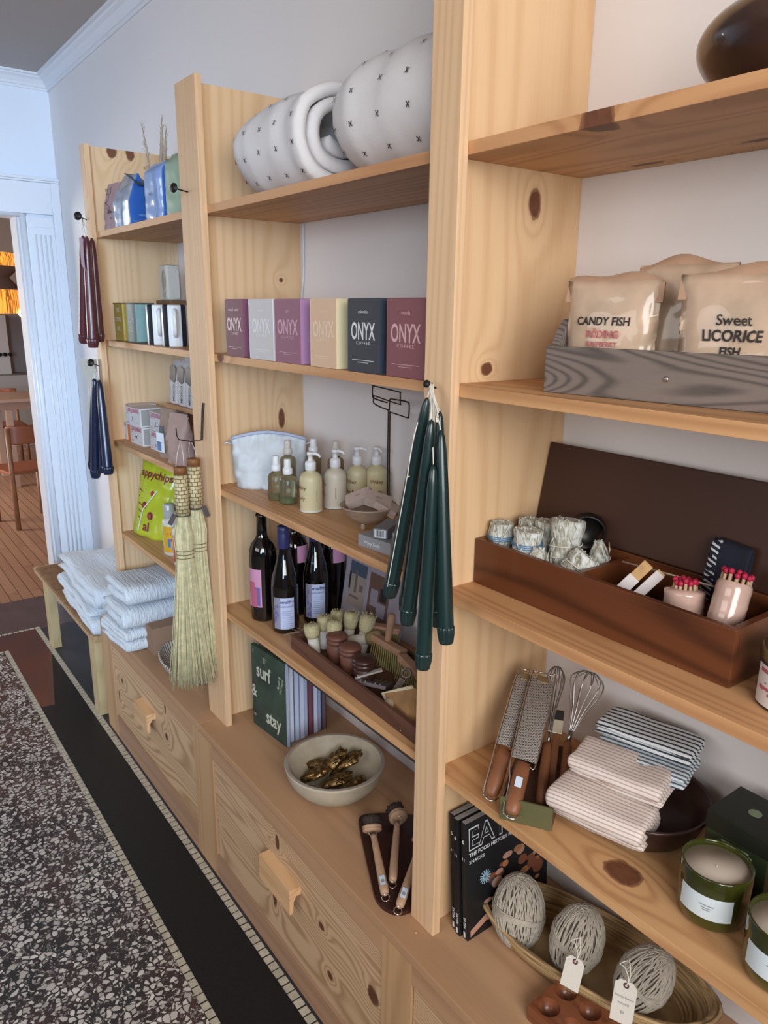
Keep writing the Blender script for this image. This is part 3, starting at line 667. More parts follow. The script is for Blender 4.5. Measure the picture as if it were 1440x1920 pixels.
def whisk(lb, p0, pm, p1, R, seed, nl=6):
    p0 = V(p0); pm = V(pm); p1 = V(p1); t = thing('whisk', lb, 'whisk', tuple(p0), 'wire whisks in the green box')
    b = MB(); d = pm - p0; b.lathe([(.004, 0), (.0085, .006), (.0095, d.length * .5), (.0075, d.length * .9), (.006, d.length)], p0, d, 14); b.build('handle', M_walnut, t)
    d2 = (p1 - pm); L = d2.length; q = d2.normalized(); u = q.orthogonal().normalized(); w = q.cross(u); b = MB()
    b.cyl(pm - q * .002, pm + q * .020, .0045, .004, 12)
    for k in range(nl):
        a = PI * k / nl + seed; du = u * math.cos(a) + w * math.sin(a)
        pts = [pm + q * .015 + du * .003, pm + q * L * .45 + du * R * .45, pm + q * L * .82 + du * R, pm + q * L * .98 + du * R * .55, pm + q * L * (1.0 + .02 * k / nl), pm + q * L * .98 - du * R * .55, pm + q * L * .82 - du * R, pm + q * L * .45 - du * R * .45, pm + q * .015 - du * .003]
        b.tube(catmull(pts, 5), .0009, 5)
    b.build('wires', M_iron if False else M_steel, t)
whisk('whisk with narrow wires just right of the graters', (.168, -.222, .354), (.116, -.150, .418), (.062, -.075, .516), .016, .2)
whisk('balloon whisk with the widest loops, rightmost of the utensils', (.190, -.190, .353), (.140, -.128, .425), (.116, -.050, .520), .030, .5)
t = thing('pastry_brush', 'pastry brush with a pale ferrule standing behind the grater', 'brush', (.15, -.17, .352))
M, L = toolM((.160, -.190, .352), (.094, -.098, .452)); b = MB(); b.M = M; b.box((-.006, 0, -.003), (.006, L * .72, .003), 0, .002); b.build('handle', M_walnut, t)
b = MB(); b.M = M; b.box((-.0085, L * .72, -.004), (.0085, L * .88, .004), 0, .001); b.build('ferrule', mat('pale_ferrule', '#cfc4ae', .35, .3), t)
b = MB(); b.M = M; b.box((-.008, L * .88, -.0035), (.008, L, .0035), 0, .001); b.build('bristles', mat('black_bristle', '#231f1e', .8), t)
# --- towels in the dark round tray
t_ = MB(); c = V((.283, -.112, L1 + e))
t_.lathe([(.05, 0), (.072, .006), (.090, .030), (.0985, .056), (.1015, .058), (.1005, .062), (.095, .060), (.085, .034), (.064, .014), (0, .010)], c, (0, 0, 1), 48)
o = t_.build('wooden_bowl', mat('dark_plum_wood', '#3d2724', .35, var=.25, vs=10), None, tuple(c)); tag(o, 'wide dark wooden bowl underneath the folded striped towels', 'bowl')
def stripes(name, a, b_, k, thr=.0, soft=False, col3=None):
    mt, g = newmat(name); sp = g.add('ShaderNodeSeparateXYZ'); g.link(g.coords(), sp.inputs[0])
    s = g.math('SINE', g.math('MULTIPLY', g.math('ADD', g.math('MULTIPLY', sp.outputs[1], .95), g.math('ADD', g.math('MULTIPLY', sp.outputs[0], -.28), sp.outputs[2])), k))
    f = g.ramp(s, [(.35, 0.0), (.75, 1.0)]) if soft else g.math('GREATER_THAN', s, thr)
    g.link(g.mix(f, a, b_), g.bs.inputs['Base Color']); g.bs.inputs['Roughness'].default_value = .95; g.bump(g.noise(g.coords(), 500, 2), .25, .001); return mt
S_pink = stripes('cream_pink_striped_cotton', '#ddd2cb', '#b79f96', 780, 0, True); S_navy = stripes('white_navy_striped_cotton', '#d9dde0', '#2c3742', 560, .35)
S_blue = stripes('blue_grey_striped_cotton', '#cfd8de', '#55626e', 640, .2)
def towel(lb, c, yaw, w, d, n, dz, m, seed, rot=0):
    M = Matrix.Translation(c) @ Matrix.Rotation(yaw, 4, 'Z') @ Matrix.Rotation(rot, 4, 'X'); b = MB(); b.M = M
    p = serp(d - dz, n, dz); b.strip([(x - d / 2 + dz / 2, z + dz * .45) for x, z in p], (0, 0, 0), (0, 1, 0), (0, 0, 1), w - dz, dz * .92, 0, .0028, 22, 12, .06, seed)
    o = b.build('folded_towel', m, None, tuple(c)); return tag(o, lb, 'towel', 'folded striped towels in the dark bowl')
towel('pale pink striped towel, lowest at the front of the bowl', (.262, -.186, L1 + .026), .24, .155, .088, 3, .0175, S_pink, 1, .05)
towel('pale pink striped towel lying on the lowest one', (.260, -.142, L1 + .082), .24, .150, .085, 3, .0135, S_pink, 2, .08)
towel('beige-backed towel with blue stripes, second from the top of the stack', (.266, -.098, L1 + .098), .24, .150, .090, 2, .0125, S_blue, 3, .02)
towel('navy striped towel on top of the stack near the wall', (.258, -.078, L1 + .1245), .24, .155, .080, 2, .0120, S_navy, 4, .0)
# --- green candle box and green glass candles
t = thing('candle_box', 'dark green square candle box standing against the wall', 'box', (.44, -.09, L1 + e))
b = MB(); b.box((.398, -.132, L1 + e), (.488, -.044, L1 + .092), 0, .0012); gm = mat('dark_green_card', '#26301c', .5); gi = mat('pale_green_print', '#7f9274', .5)
for zz, w_, hh in ((.071, .040, .0028), (.065, .050, .0045), (.058, .034, .0028), (.050, .060, .001)): b.rect((.442 - w_ / 2, -.132, L1 + zz), (1, 0, 0), (0, 0, 1), w_, hh, 1)
b.build('box', [gm, gi], t)
b = MB(); b.box((.3968, -.1332, L1 + .080), (.4892, -.0428, L1 + .1085), 0, .0012); b.lathe([(.009, 0), (.009, .0004)], (.443, -.088, L1 + .1086), (0, 0, 1), 20, 1); b.build('lid', [mat('black_green_card', '#191c14', .45), gi], t)
def glass_candle(lb, c, ang):
    c = V(c); t = thing('jar_candle', lb, 'candle', tuple(c), 'green glass candles on the second shelf'); r = .0455
    b = MB(); b.lathe([(r * .80, 0), (r * .93, .006), (r * .985, .022), (r, .05), (r, .082), (r - .0015, .084), (r - .0035, .082), (r - .0035, .074)], c, (0, 0, 1), 44, cap1=False)
    b.build('glass', mat('olive_green_glass', '#3a400e', .08, coat=.6, spec=.7, col2='#2b2c10', vs=10), t)
    b = MB(); b.lathe([(r - .0035, .066), (r - .0035, .0745), (0, .0735)], c, (0, 0, 1), 40); b.cyl(c + V((0, 0, .0735)), c + V((0, 0, .076)), .0007, seg=6); b.build('wax', mat('cream_wax', '#d6cabb', .45), t)
    b = MB(); b.patchcyl(c, r, ang - .85, ang + .72, .024, .058, 0, 20, .0006)
    for zz, w_ in ((.044, .20), (.040, .14), (.037, .10)): b.patchcyl(c, r + .0006, ang - w_, ang + w_, zz, zz + .0014, 1, 6)
    b.build('label', [mat('white_candle_label', '#ccd8de', .5), M_inkg], t)
glass_candle('green glass candle with white label in front of the green box', (.449, -.190, L1 + e), tocam((.449, -.19, .36)) - .12)
glass_candle('green glass candle cut off at the right edge of the picture', (.556, -.215, L1 + e), tocam((.556, -.215, .36)) - .12)
# --- bottom: magazines, twine basket, egg tray
M_mag = mat('matt_black_cover', '#17191c', .4); M_pg = mat('page_edges', '#8d8a88', .8, var=.2, vs=300); M_wt = mat('white_print', '#d5dbe0', .5)
art = [mat('art_brown', '#7a4a33', .5), mat('art_orange', '#a6714a', .5), mat('art_teal', '#31424d', .5), mat('art_skin', '#b48a78', .5), mat('art_blue', '#8fb2c6', .5)]
for i in range(3):
    xa = -.016 + i * .0145 + (.002 if i == 2 else 0); t_h = .0125; y0_, y1_ = -.252 - .004 * (i == 1), -.034
    t = thing('magazine', ['black magazine, farthest left of the three against the pine side panel', 'black magazine in the middle of the three upright ones', 'black magazine with EATEN cover facing out, beside the twine basket'][i], 'magazine', (xa, -.14, e), 'black magazines standing in the right bay')
    sh = Matrix.Identity(4); sh[0][2] = -.085; M = Matrix.Translation((xa + .020, 0, e)) @ sh
    b = MB(); b.M = M; b.box((0, y0_, 0), (t_h, y1_, .241), 0, .0012)
    s = '6'; b.text('6', (t_h / 2, y0_, .200), (1, 0, 0), (0, 0, 1), .010, 1, .04); b.text('11', (t_h / 2, y0_, .165), (1, 0, 0), (0, 0, 1), .009, 1, .01)
    b.text('EATEN', (t_h / 2 - .003, y0_, .035), (0, 0, -1), (1, 0, 0), .0075, 1, .03)
    b.rect((.002, y0_, .004), (1, 0, 0), (0, 0, 1), .005, .012, 1)
    if i == 2:
        U, Z = (0, 1, 0), (0, 0, 1); X = t_h
        b.text('EATEN', (X, y0_ + .008, .186), U, Z, .062, 1, .025, .92, 'l', .0004); b.text('EATEN', (X, y0_ + .008, .186), U, Z, .062, 0, -.018, .92, 'l', .0007) if False else None
        b.text('EATEN', (X, y0_ + .0095, .1872), U, Z, .0585, 0, .002, .955, 'l', .0008)
        b.text('THE FOOD HISTORY MAGAZINE', (X, y0_ + .008, .172), U, Z, .0105, 1, .03, 1, 'l'); b.text('SNACKS', (X, y0_ + .008, .158), U, Z, .0095, 1, .01, 1.1, 'l')
        rnd = random.Random(3)
        for k in range(40):
            yy = rnd.uniform(-.20, -.06); zz = .15 - (abs(yy + .12)) * .6 - rnd.uniform(.0, .10); rr = rnd.uniform(.005, .016); q = rnd.uniform(.4, 1)
            b.prism([(math.cos(a) * rr, math.sin(a) * rr * q) for a in [j * PI / 5 for j in range(10)]], (X + .0002 + k * 1e-5, yy, zz), U, Z, .0001, rnd.choice([2, 2, 3, 4, 5]))
        for k in range(7): a = PI * k / 7; b.prism([(-.014, -.0012), (.014, -.0012), (.014, .0012), (-.014, .0012)], (X + .0008, -.205, .115), (0, math.cos(a), math.sin(a)), (0, -math.sin(a), math.cos(a)), .0001, 6)
        b.prism([(0, 0), (.09, .035), (.09, .05), (.0, .014)], (X + .0009, -.245, .006), U, Z, .0001, 5)
    b.build('cover', [M_mag, M_wt, art[0], art[1], art[2], art[3], art[4]], t)
    b = MB(); b.M = M; b.box((.0012, y0_ + .002, .001), (t_h - .0012, y1_ + .001, .2415)); b.build('pages', M_pg, t)
# basket
c = V((.215, -.118, e)); yaw = .22; Rb = rotz(yaw, tuple(c)); ring = []
def straw():
    mt, g = newmat('woven_straw'); n = g.noise(g.coords((6, 6, 160)), 2, 3); g.link(g.ramp(n, [(.35, '#7a6040'), (.6, '#bfa173')]), g.bs.inputs['Base Color']); g.bs.inputs['Roughness'].default_value = .7; g.bump(n, .5, .002); return mt
M_straw = straw()
t = thing('woven_basket', 'long shallow straw basket holding three balls of twine', 'basket', tuple(c))
def boat(A, B, H, z0_, th_, n=48):
    prof = [(.62, 0), (.80, .01), (.93, .45), (1, 1), (1 - th_, 1.02), (.90, .5), (.74, .06), (0, .05)]
    vs = []; fs = []
    for (r_, h_) in prof:
        for i in range(n):
            a = 2 * PI * i / n; ca, sa = math.cos(a), math.sin(a); lift = .25 * abs(ca) ** 6
            vs.append((A * r_ * abs(ca) ** .85 * (1 if ca > 0 else -1), B * r_ * sa, z0_ + H * (h_ * (1 + lift))))
    for j in range(len(prof) - 1):
        for i in range(n): k = (i + 1) % n; fs.append((j * n + i, j * n + k, (j + 1) * n + k, (j + 1) * n + i))
    fs.append(tuple(range(n))[::-1]); return vs, fs
b = MB(); b.M = Rb; vs, fs = boat(.222, .088, .050, 0, .05); b.add(vs, fs, 0, True); b.build('body', M_straw, t)
b = MB(); b.M = Rb; b.tube([(.222 * abs(math.cos(a)) ** .85 * (1 if math.cos(a) > 0 else -1), .088 * math.sin(a), .050 * (1 + .25 * abs(math.cos(a)) ** 6)) for a in [2 * PI * i / 48 for i in range(48)]], .0035, 6, closed=True); b.build('rim', M_straw, t)
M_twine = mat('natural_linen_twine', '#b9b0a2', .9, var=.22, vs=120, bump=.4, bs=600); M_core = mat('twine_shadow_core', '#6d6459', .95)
def twine(lb, c, rx, rz, tiltv, seed):
    c = V(c); t = thing('twine_ball', lb, 'ball of twine', tuple(c), 'balls of linen twine in the straw basket'); ax = V(tiltv).normalized(); Mq = ax.to_track_quat('Z', 'Y').to_matrix().to_4x4(); Mq.translation = c
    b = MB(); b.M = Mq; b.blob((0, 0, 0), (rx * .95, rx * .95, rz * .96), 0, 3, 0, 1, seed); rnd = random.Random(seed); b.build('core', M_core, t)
    b = MB(); b.M = Mq; n = 74
    for k in range(n):
        th = rnd.uniform(.02, .35) * rnd.choice((-1, 1)); ph = 2 * PI * k / n + rnd.uniform(-.04, .04); R0 = 1 + rnd.uniform(-.012, .02)
        axn = V((math.cos(ph) * math.cos(th), math.sin(ph) * math.cos(th), math.sin(th))); u = axn.orthogonal().normalized(); u = V((0, 0, 1)) - axn * axn.z; u.normalize(); w = axn.cross(u)
        pts = []
        for i in range(20):
            a = 2 * PI * i / 20; d = u * math.cos(a) + w * math.sin(a); pts.append((d.x * rx * R0, d.y * rx * R0, d.z * rz * R0))
        b.tube(pts, .0014, 4, closed=True)
    for k in range(5):
        z_ = (k - 2) * .0022; tl = .12 + k * .02; b.tube([(rx * 1.035 * math.cos(a), rx * 1.035 * math.sin(a), z_ + rx * tl * math.cos(a)) for a in [2 * PI * i / 28 for i in range(28)]], .0014, 5, closed=True)
    b.build('windings', M_twine, t); return t
twine('leftmost ball of natural twine in the straw basket, no tag', (.096, -.172, .064), .047, .066, (-.25, .25, 1), 2)
twine('middle ball of twine with a short white tag', (.212, -.150, .080), .044, .064, (.1, .3, 1), 4)
twine('rightmost ball of twine with the long lettered tag', (.328, -.122, .078), .041, .060, (.35, .5, 1), 6)
def ptag(lb, p, w, h, yaw, lean, sh, lines, n):
    p = V(p); t = thing('paper_tag', lb, 'price tag', tuple(p)); M = Matrix.Translation(p) @ Matrix.Rotation(yaw, 4, 'Z') @ Matrix.Rotation(lean, 4, 'X') @ Matrix.Rotation(sh, 4, 'Y')
    b = MB(); b.M = M; k = w * .22; b.prism([(-w / 2, -h), (w / 2, -h), (w / 2, -k), (w / 2 - k, 0), (-w / 2 + k, 0), (-w / 2, -k)], (0, 0, 0), (1, 0, 0), (0, 0, 1), .0006, 0)
    b.lathe([(.0035, 0), (.0045, .0004), (.0045, .0012), (.002, .0014), (.002, 0)], (0, 0, -k * .95), (0, -1, 0), 14, 1)
    for (z_, s_) in lines: b.text(s_, (0, -.0007, z_), (1, 0, 0), (0, 0, 1), .0062, 2, 0)
    b.build('card', [mat('cream_tag_card', '#d3cdc3', .7), mat('plum_eyelet', '#57343a', .5), M_inkg], t)
    b = MB(); b.tube(catmull([M @ V((0, -.001, -k)), M @ V((.002, -.003, .006)), M @ V((-.006, -.002, .020)), M @ V((-.014, -.001, .022)), M @ V((-.004, .002, .030))], 5), .0008, 5)
    b.tube(catmull([M @ V((0, -.001, -k)), M @ V((.004, -.003, .012)), M @ V((-.002, .0, .034))], 5), .0008, 5); b.build('string', M_string, t)
ptag('short cream tag tied to the middle twine ball', (.254, -.206, .110), .031, .052, .35, -.35, .05, [], 0)
ptag('long cream tag with faint handwriting on the right twine ball', (.345, -.200, .138), .034, .068, .38, -.25, .0, [(-.028, 'hemp twine'), (-.038, 'natural'), (-.052, '$9')], 1)
# egg tray
t = thing('egg_tray', 'reddish wooden egg tray with round hollows in front of the twine basket', 'egg tray', (.31, -.25, e)); M_egg = wood('red_brown_tray_wood', '#7d4a30', '#55301f', 'X', 8, 9, .5, .2, 61, (), .32, coat=.2)
b = MB(); cs = .047; nx, ny = 4, 2; gx, gy = .222, -.279; H = .030; seg = 20; M_ = rotz(.05, (gx, gy, e)); b.M = M_
for ix in range(nx):
    for iy in range(ny):
        cx, cy = (ix + .5) * cs, (iy + .5) * cs; vs = []
        for k in range(seg):
            a = 2 * PI * k / seg + PI / 4; ca, sa = math.cos(a), math.sin(a); q = 1 / max(abs(ca), abs(sa)); vs.append((cx + ca * q * cs / 2, cy + sa * q * cs / 2, H))
        for k in range(seg): a = 2 * PI * k / seg + PI / 4; vs.append((cx + math.cos(a) * .0185, cy + math.sin(a) * .0185, H))
        b.add(vs, [(k, (k + 1) % seg, (k + 1) % seg + seg, k + seg) for k in range(seg)], 0)
        b.lathe([(.0185, H), (.0175, H - .004), (.014, H - .013), (.008, H - .019), (0.0002, H - .021)], (cx, cy, 0), (0, 0, 1), 20, 0, True, cap0=False, cap1=False)
X_, Y_ = nx * cs, ny * cs
b.add([(0, 0, 0), (X_, 0, 0), (X_, Y_, 0), (0, Y_, 0), (0, 0, H), (X_, 0, H), (X_, Y_, H), (0, Y_, H)], [(3, 2, 1, 0), (0, 1, 5, 4), (1, 2, 6, 5), (2, 3, 7, 6), (3, 0, 4, 7)], 0)
b.build('block', M_egg, t)
b = MB(); b.lathe([(.035, 0), (.058, .012), (.066, .034), (.066, .040), (.062, .040), (.054, .016), (0, .006)], (.492, -.215, e), (0, 0, 1), 36); o = b.build('serving_bowl', mat('pink_beige_wood', '#9c7f6d', .5, var=.15, vs=12), None, (.492, -.215, e)); tag(o, 'pale pinkish round bowl at the bottom edge beside the egg tray', 'bowl')

# ================================================================== MIDDLE BAY
F_ = F
def quilt_mat():
    return mat('white_cotton_quilt', '#d9d6d6', .95, bump=.35, bs=160, var=.04, vs=20)
M_quilt = quilt_mat(); M_stitch = mat('black_stitch', '#2e2c2d', .9)
def quilt(lb, x0, x1, yc, r, seed, a0, rings, rt=.30):
    zc = L4 + r * .93 + .002; t = thing('rolled_quilt', lb, 'quilt', ((x0 + x1) / 2, yc, L4), 'rolled white quilts on the top shelf')
    sp = spiral(r * .28, r * .93, 2.35, 26, a0); sp = [(x, y * .92) for x, y in sp]
    b = MB(); o = V(((x0 + x1) / 2, yc, zc)); wd = (x1 - x0) - .03
    b.strip(sp, o, (0, 1, 0), (0, 0, 1), wd, .026, 0, .0055, 9, 26, 0, seed)
    out = []
    for v in b.v:                                           # sewn creases running round the roll
        q = V(v); k = (q.x - x0) * 62; rad = V((0, q.y - yc, q.z - zc)); w_ = (q.x - o.x) * 2 / wd; tp = (.34 if w_ < 0 else rt) * min(1, abs(w_)) ** 5; q.y = yc + (q.y - yc) * (1 - tp); q.z = zc + (q.z - zc) * (1 - tp); rad = V((0, q.y - yc, q.z - zc))
        q += rad.normalized() * (.0016 * math.sin(k + 2.5 * noise.noise(q * 14))); out.append(tuple((q.x, q.y, max(q.z, L4 + .0012))))
    b.v = out
    rnd = random.Random(seed); n = V((0, 0, 0))
    from mathutils.bvhtree import BVHTree
    bv = BVHTree.FromPolygons([V(v) for v in b.v], b.f)
    for row in range(rings):
        for k in range(9):
            xx = x0 + (x1 - x0) * (row + .6) / rings + rnd.uniform(-.004, .004); a = PI * (.62 + k * .155) + rnd.uniform(-.04, .04)
            d = V((0, math.cos(a), math.sin(a))); hit, nn, _, _ = bv.ray_cast(V((xx, yc, zc)) + d * r * 2, -d)
            if hit is None: continue
            if nn.dot(d) < 0: nn = -nn
            tt = V((1, 0, 0)); bi = nn.cross(tt).normalized(); sz = .0062; p = hit + nn * .0022
            for ang in (rnd.uniform(.5, .8), rnd.uniform(2.0, 2.4)):
                dd = (tt * math.cos(ang) + bi * math.sin(ang)) * sz; pp = dd.normalized().cross(nn) * .0009
                b.add([p - dd - pp, p + dd - pp, p + dd + pp, p - dd + pp], [(0, 1, 2, 3)], 1)
    b.build('quilt_roll', [M_quilt, M_stitch], t)
quilt('left rolled white quilt with black cross stitches, coiled end facing right', -.835, -.492, -.165, .110, 3, -2.75, 5, -.02)
quilt('right rolled white quilt with black cross stitches beside the tall pine post', -.455, -.068, -.147, .119, 8, -2.75, 5)
# --- coffee boxes
cf = [(-.825, -.735, -.004, '#6f3f4d', 'tropical weather', '#e3ccc8', '#7d5166', 'far-left dark plum coffee box, first in the row'),
      (-.704, -.592, .0, '#c3bfbf', 'southern', '#dcdcdd', '#cfcfd2', 'white coffee box, second in the row'),
      (-.584, -.482, .02, '#8a5a6b', 'geo', '#c79dac', '#ad83ab', 'mauve coffee box with a lilac side, third in the row'),
      (-.440, -.346, .0, '#d2b092', 'monarch', '#e0c8b0', '#d8cda6', 'peach coffee box with a pale yellow side, fourth in the row'),
      (-.308, -.213, .0, '#34373d', 'colombia', '#d6d8da', '#39424f', 'charcoal coffee box reading colombia, fifth in the row'),
      (-.189, -.085, -.02, '#7f4c51', 'rwanda', '#cfa9a8', '#6b3d42', 'dusty red coffee box at the right end, against the pine post')]
for i, (xa, xb, yaw, c_, nm, ink, side, lb) in enumerate(cf):
    w_ = xb - xa; h_ = .1285; dp = .072; z_ = L3 + e; t = thing('coffee_box', lb, 'coffee box', ((xa + xb) / 2, -.245, z_), 'coffee boxes in a row on the third shelf')
    b = MB(); b.M = rotz(yaw, (xa, -.2785, z_))
    b.box((0, 0, 0), (w_, dp, h_), 0, .0008)
    b.rect((0 + .0004, 0, .0006), (1, 0, 0), (0, 0, 1), w_ - .0008, h_ - .0012, 1, .0002); b.rect((w_, .0006, .0006), (0, 1, 0), (0, 0, 1), dp - .0012, h_ - .0012, 2, .0002)
    U, Z = (1, 0, 0), (0, 0, 1); cx = w_ / 2
    b.text('ONYX', (cx, 0, h_ * .455), U, Z, .042, 3, .016, .66 if w_ > .095 else .60); b.text('C O F F E E', (cx, 0, h_ * .385), U, Z, .0072, 3, .01, 1.35 if w_ > .095 else 1.2)
    b.text(nm, (cx, 0, h_ * .80), U, Z, .0092, 3, .0, .9)
    b.rect((w_ * .14, 0, h_ * .165), U, Z, w_ * .72, .0008, 3, .0004); b.rect((w_ * .32, 0, h_ * .135), U, Z, w_ * .36, .0007, 3, .0004)
    for k in range(5): b.rect((w_, .018, h_ * (.36 + .03 * k)), (0, 1, 0), Z, .03, .0012, 3, .0004)
    for xx, yy in ((0, 0), (w_, 0)): b.box((xx - .0004, yy - .0004, .001), (xx + .0004, yy + .0004, h_ - .001), 4)
    cm = [mat('coffee_%s_body' % nm.replace(' ', '_'), side, .5), mat('coffee_%s_front' % nm.replace(' ', '_'), c_, .5), mat('coffee_%s_side' % nm.replace(' ', '_'), side, .45), mat('coffee_%s_ink' % nm.replace(' ', '_'), ink, .5), mat('coffee_%s_edge' % nm.replace(' ', '_'), '#' + ''.join('%02x' % min(255, int(int(c_[j:j + 2], 16) * 1.25)) for j in (1, 3, 5)), .5)]
    b.build('carton', cm, t)
    b = MB(); b.M = rotz(yaw, (xa, -.2785, z_ + h_)); b.box((.001, .001, .0001), (w_ - .001, dp - .001, .0006)); b.build('lid_flap', cm[1], t)
b = MB(); b.tube(catmull([(-.925, -.004, 1.346), (-.925, -.005, 1.29), (-.926, -.004, 1.24), (-.930, -.005, 1.20), (-.938, -.004, 1.165), (-.942, -.004, 1.03)], 6), .003, 8)
o = b.build('cable', mat('white_cable', '#cfd0d2', .5), None, (-.925, -.004, 1.03)); tag(o, 'thin white cable running down the wall behind the coffee boxes', 'cable')

# --- pouch
def pouch():
    P0 = V((-.905, -.235, L2 + e)); P1 = V((-.800, -.085, L2 + e)); ux = (P1 - P0).normalized(); W_ = .190; H_ = .142; mid = (P0 + P1) / 2
    Mx = Matrix((ux, V((-ux.y, ux.x, 0)), V((0, 0, 1)))).transposed().to_4x4(); Mx.translation = mid
    t = thing('zip_pouch', 'pale blue-white zipped fabric pouch at the left end of the soap shelf', 'pouch', tuple(mid)); b = MB()
    def f(u, v, s):
        a = 2 * u - 1; ww = W_ * (1 - .10 * (1 - v) ** 2); tp = H_ * (1 - .13 * a * a); d = .037 * (1 - abs(a) ** 5) * (1 - .80 * v ** 2.5) + .004
        n_ = noise.noise(V((u * 7, v * 5, s * 2))) * .010 + noise.noise(V((u * 16, v * 9, s))) * .006 + (.0025 * math.sin(u * 60) * max(0, v - .7) / .3)
        return Mx @ V((a * ww / 2, (-1 if s > 0 else 1) * (d + n_), v * tp))
    bag(b, f, 30, 20); b.build('body', mat('pale_washed_cotton', '#c8ced2', .95, bump=.3, bs=220, var=.05, vs=12), t)
    b = MB(); b.tube([f(u / 20, 1, 1) + V((0, 0, .003)) for u in range(21)], .0045, 6); b.build('zip_edge', mat('lilac_zip_tape', '#a9b3c9', .8), t)
    for s_, u in ((1, 0.0), (-1, 1.0)):
        b = MB(); b.strip([(0, 0), (.010, .003), (.018, .001)], f(u, .93, 1), -ux * s_, (0, 0, 1), .020, .005, 0, .001, 40, 6, 0, 2); b.build('end_tab', mat('pale_washed_cotton'), t)
pouch()
# --- bottles
M_cap = mat('white_plastic', '#d9dadc', .35); M_fog = mat('frosted_soap_glass', '#cac09c', .35, sub=0, spec=.4, col2='#bdb38e', vs=8); M_btxt = mat('rust_brown_print', '#7a4d33', .5)
M_fog2 = mat('frosted_clear_glass', '#c6bda9', .35, spec=.4); M_clear = mat('clear_bottle_glass', '#cdd3b8', .04, trans=.92, ior=1.3); M_base = mat('bottle_base_glass', '#c9cbc0', .2, spec=.7)
def pump(lb, x, y, a_txt, a_noz, body, seed, seam=True):
    c = V((x, y, L2 + e)); t = thing('pump_bottle', lb, 'pump bottle', tuple(c), 'soap pump bottles on the second shelf'); r = .0262
    b = MB(); b.lathe([(r - .003, 0), (r - .0005, .002), (r, .005), (r, .072), (r - .001, .080), (r - .006, .088), (r - .014, .0925), (.0105, .094), (.0105, .097)], c, (0, 0, 1), 36, 0)
    b.lathe([(r + .0002, .0008), (r + .0006, .003), (r + .0002, .0055)], c, (0, 0, 1), 36, 2, cap0=False, cap1=False)
    b.textcyl('Wiley', c + V((0, 0, .054)), r, a_txt, .0125, 1, .012, 1.1); b.textcyl('Body', c + V((0, 0, .030)), r, a_txt, .0125, 1, .012, 1.1)
    b.patchcyl(c, r + .0002, a_txt - .35, a_txt + .0, .0128, .0134, 1, 4)
    if seam: b.patchcyl(c, r + .0002, a_txt + 1.55, a_txt + 1.575, .026, .052, 1, 2)
    b.build('bottle', [body, M_btxt, M_base], t)
    b = MB(); q = c + V((0, 0, .096)); b.lathe([(.0115, 0), (.0125, .001), (.0125, .017), (.0105, .020), (.0060, .022), (.0050, .034), (.0085, .0345), (.0085, .040), (.0075, .0415), (0, .042)], q, (0, 0, 1), 22)
    d = V((math.cos(a_noz), math.sin(a_noz), 0)); b.tube([q + V((0, 0, .038)), q + V((0, 0, .0385)) + d * .013, q + V((0, 0, .0365)) + d * .021, q + V((0, 0, .031)) + d * .025], .0032, 8, rads=[.0045, .0040, .0032, .0028])
    b.build('pump_head', M_cap, t)
ac = tocam((-.57, -.2, 0))
pump('front soap pump bottle nearest the shelf edge, lettering half turned left', -.583, -.198, ac - 1.05, ac + 1.1, M_fog, 1)
pump('second soap pump bottle, blank frosted side showing, behind the front one', -.580, -.133, ac - 1.6, ac + 1.0, M_fog2, 2)
pump('third soap pump bottle with nozzle pointing right', -.578, -.072, ac - .75, ac + 1.2, M_fog, 3)
pump('rearmost soap pump bottle with Wiley Body facing out, beside the wire stand', -.552, -.034, ac - .05, ac + .4, M_fog, 4, False)
def mist(lb, x, y, body, cap, oil=True, atx=0, dz=0):
    c = V((x, y, L2 + e)); t = thing('spray_bottle', lb, 'spray bottle', tuple(c), 'small oil spray bottles by the pouch'); r = .0205
    b = MB(); b.lathe([(r - .003, 0), (r, .002), (r, .058 + dz), (r - .003, .064 + dz), (r - .010, .068 + dz), (.0095, .070 + dz), (.0095, .073 + dz)], c, (0, 0, 1), 30, 0)
    b.textcyl('Wiley', c + V((0, 0, .040)), r, ac + atx, .009, 1, .01); b.textcyl('Body', c + V((0, 0, .026)), r, ac + atx, .009, 1, .01)
    b.build('bottle', [body, M_btxt], t)
    if oil: b = MB(); b.lathe([(r - .0035, .002), (r - .0015, .004), (r - .0015, .016), (0, .016)], c, (0, 0, 1), 24); b.build('oil', mat('green_gold_oil', '#8f9a5c', .1, trans=.5), t)
    b = MB(); q = c + V((0, 0, .072 + dz)); b.lathe([(.0115, 0), (.0118, .001), (.0118, .013), (.0095, .015), (.0085, .016), (.0080, .034), (.0070, .036), (0, .0362)], q, (0, 0, 1), 20); b.build('cap', cap, t)
mist('spray bottle of amber oil nearest the white pouch', -.722, -.212, mat('smoky_bottle_glass', '#b3a686', .05, trans=.8, ior=1.3), M_cap, True, -.3)
mist('clear spray bottle with green base, in front beside the soap pump', -.672, -.208, M_clear, M_cap, True, .0)
mist('dim spray bottle standing behind the two front ones', -.800, -.135, mat('smoky_bottle_glass'), mat('cloudy_cap', '#c3bcb4', .4), False, 0, .02)
mist('spray bottle with bright white cap between the rows', -.752, -.088, mat('smoky_bottle_glass'), M_cap, False, 0, .026)
mist('rear spray bottle partly hidden behind the second pump', -.690, -.060, mat('smoky_bottle_glass'), mat('cloudy_cap'), False, 0, .026)
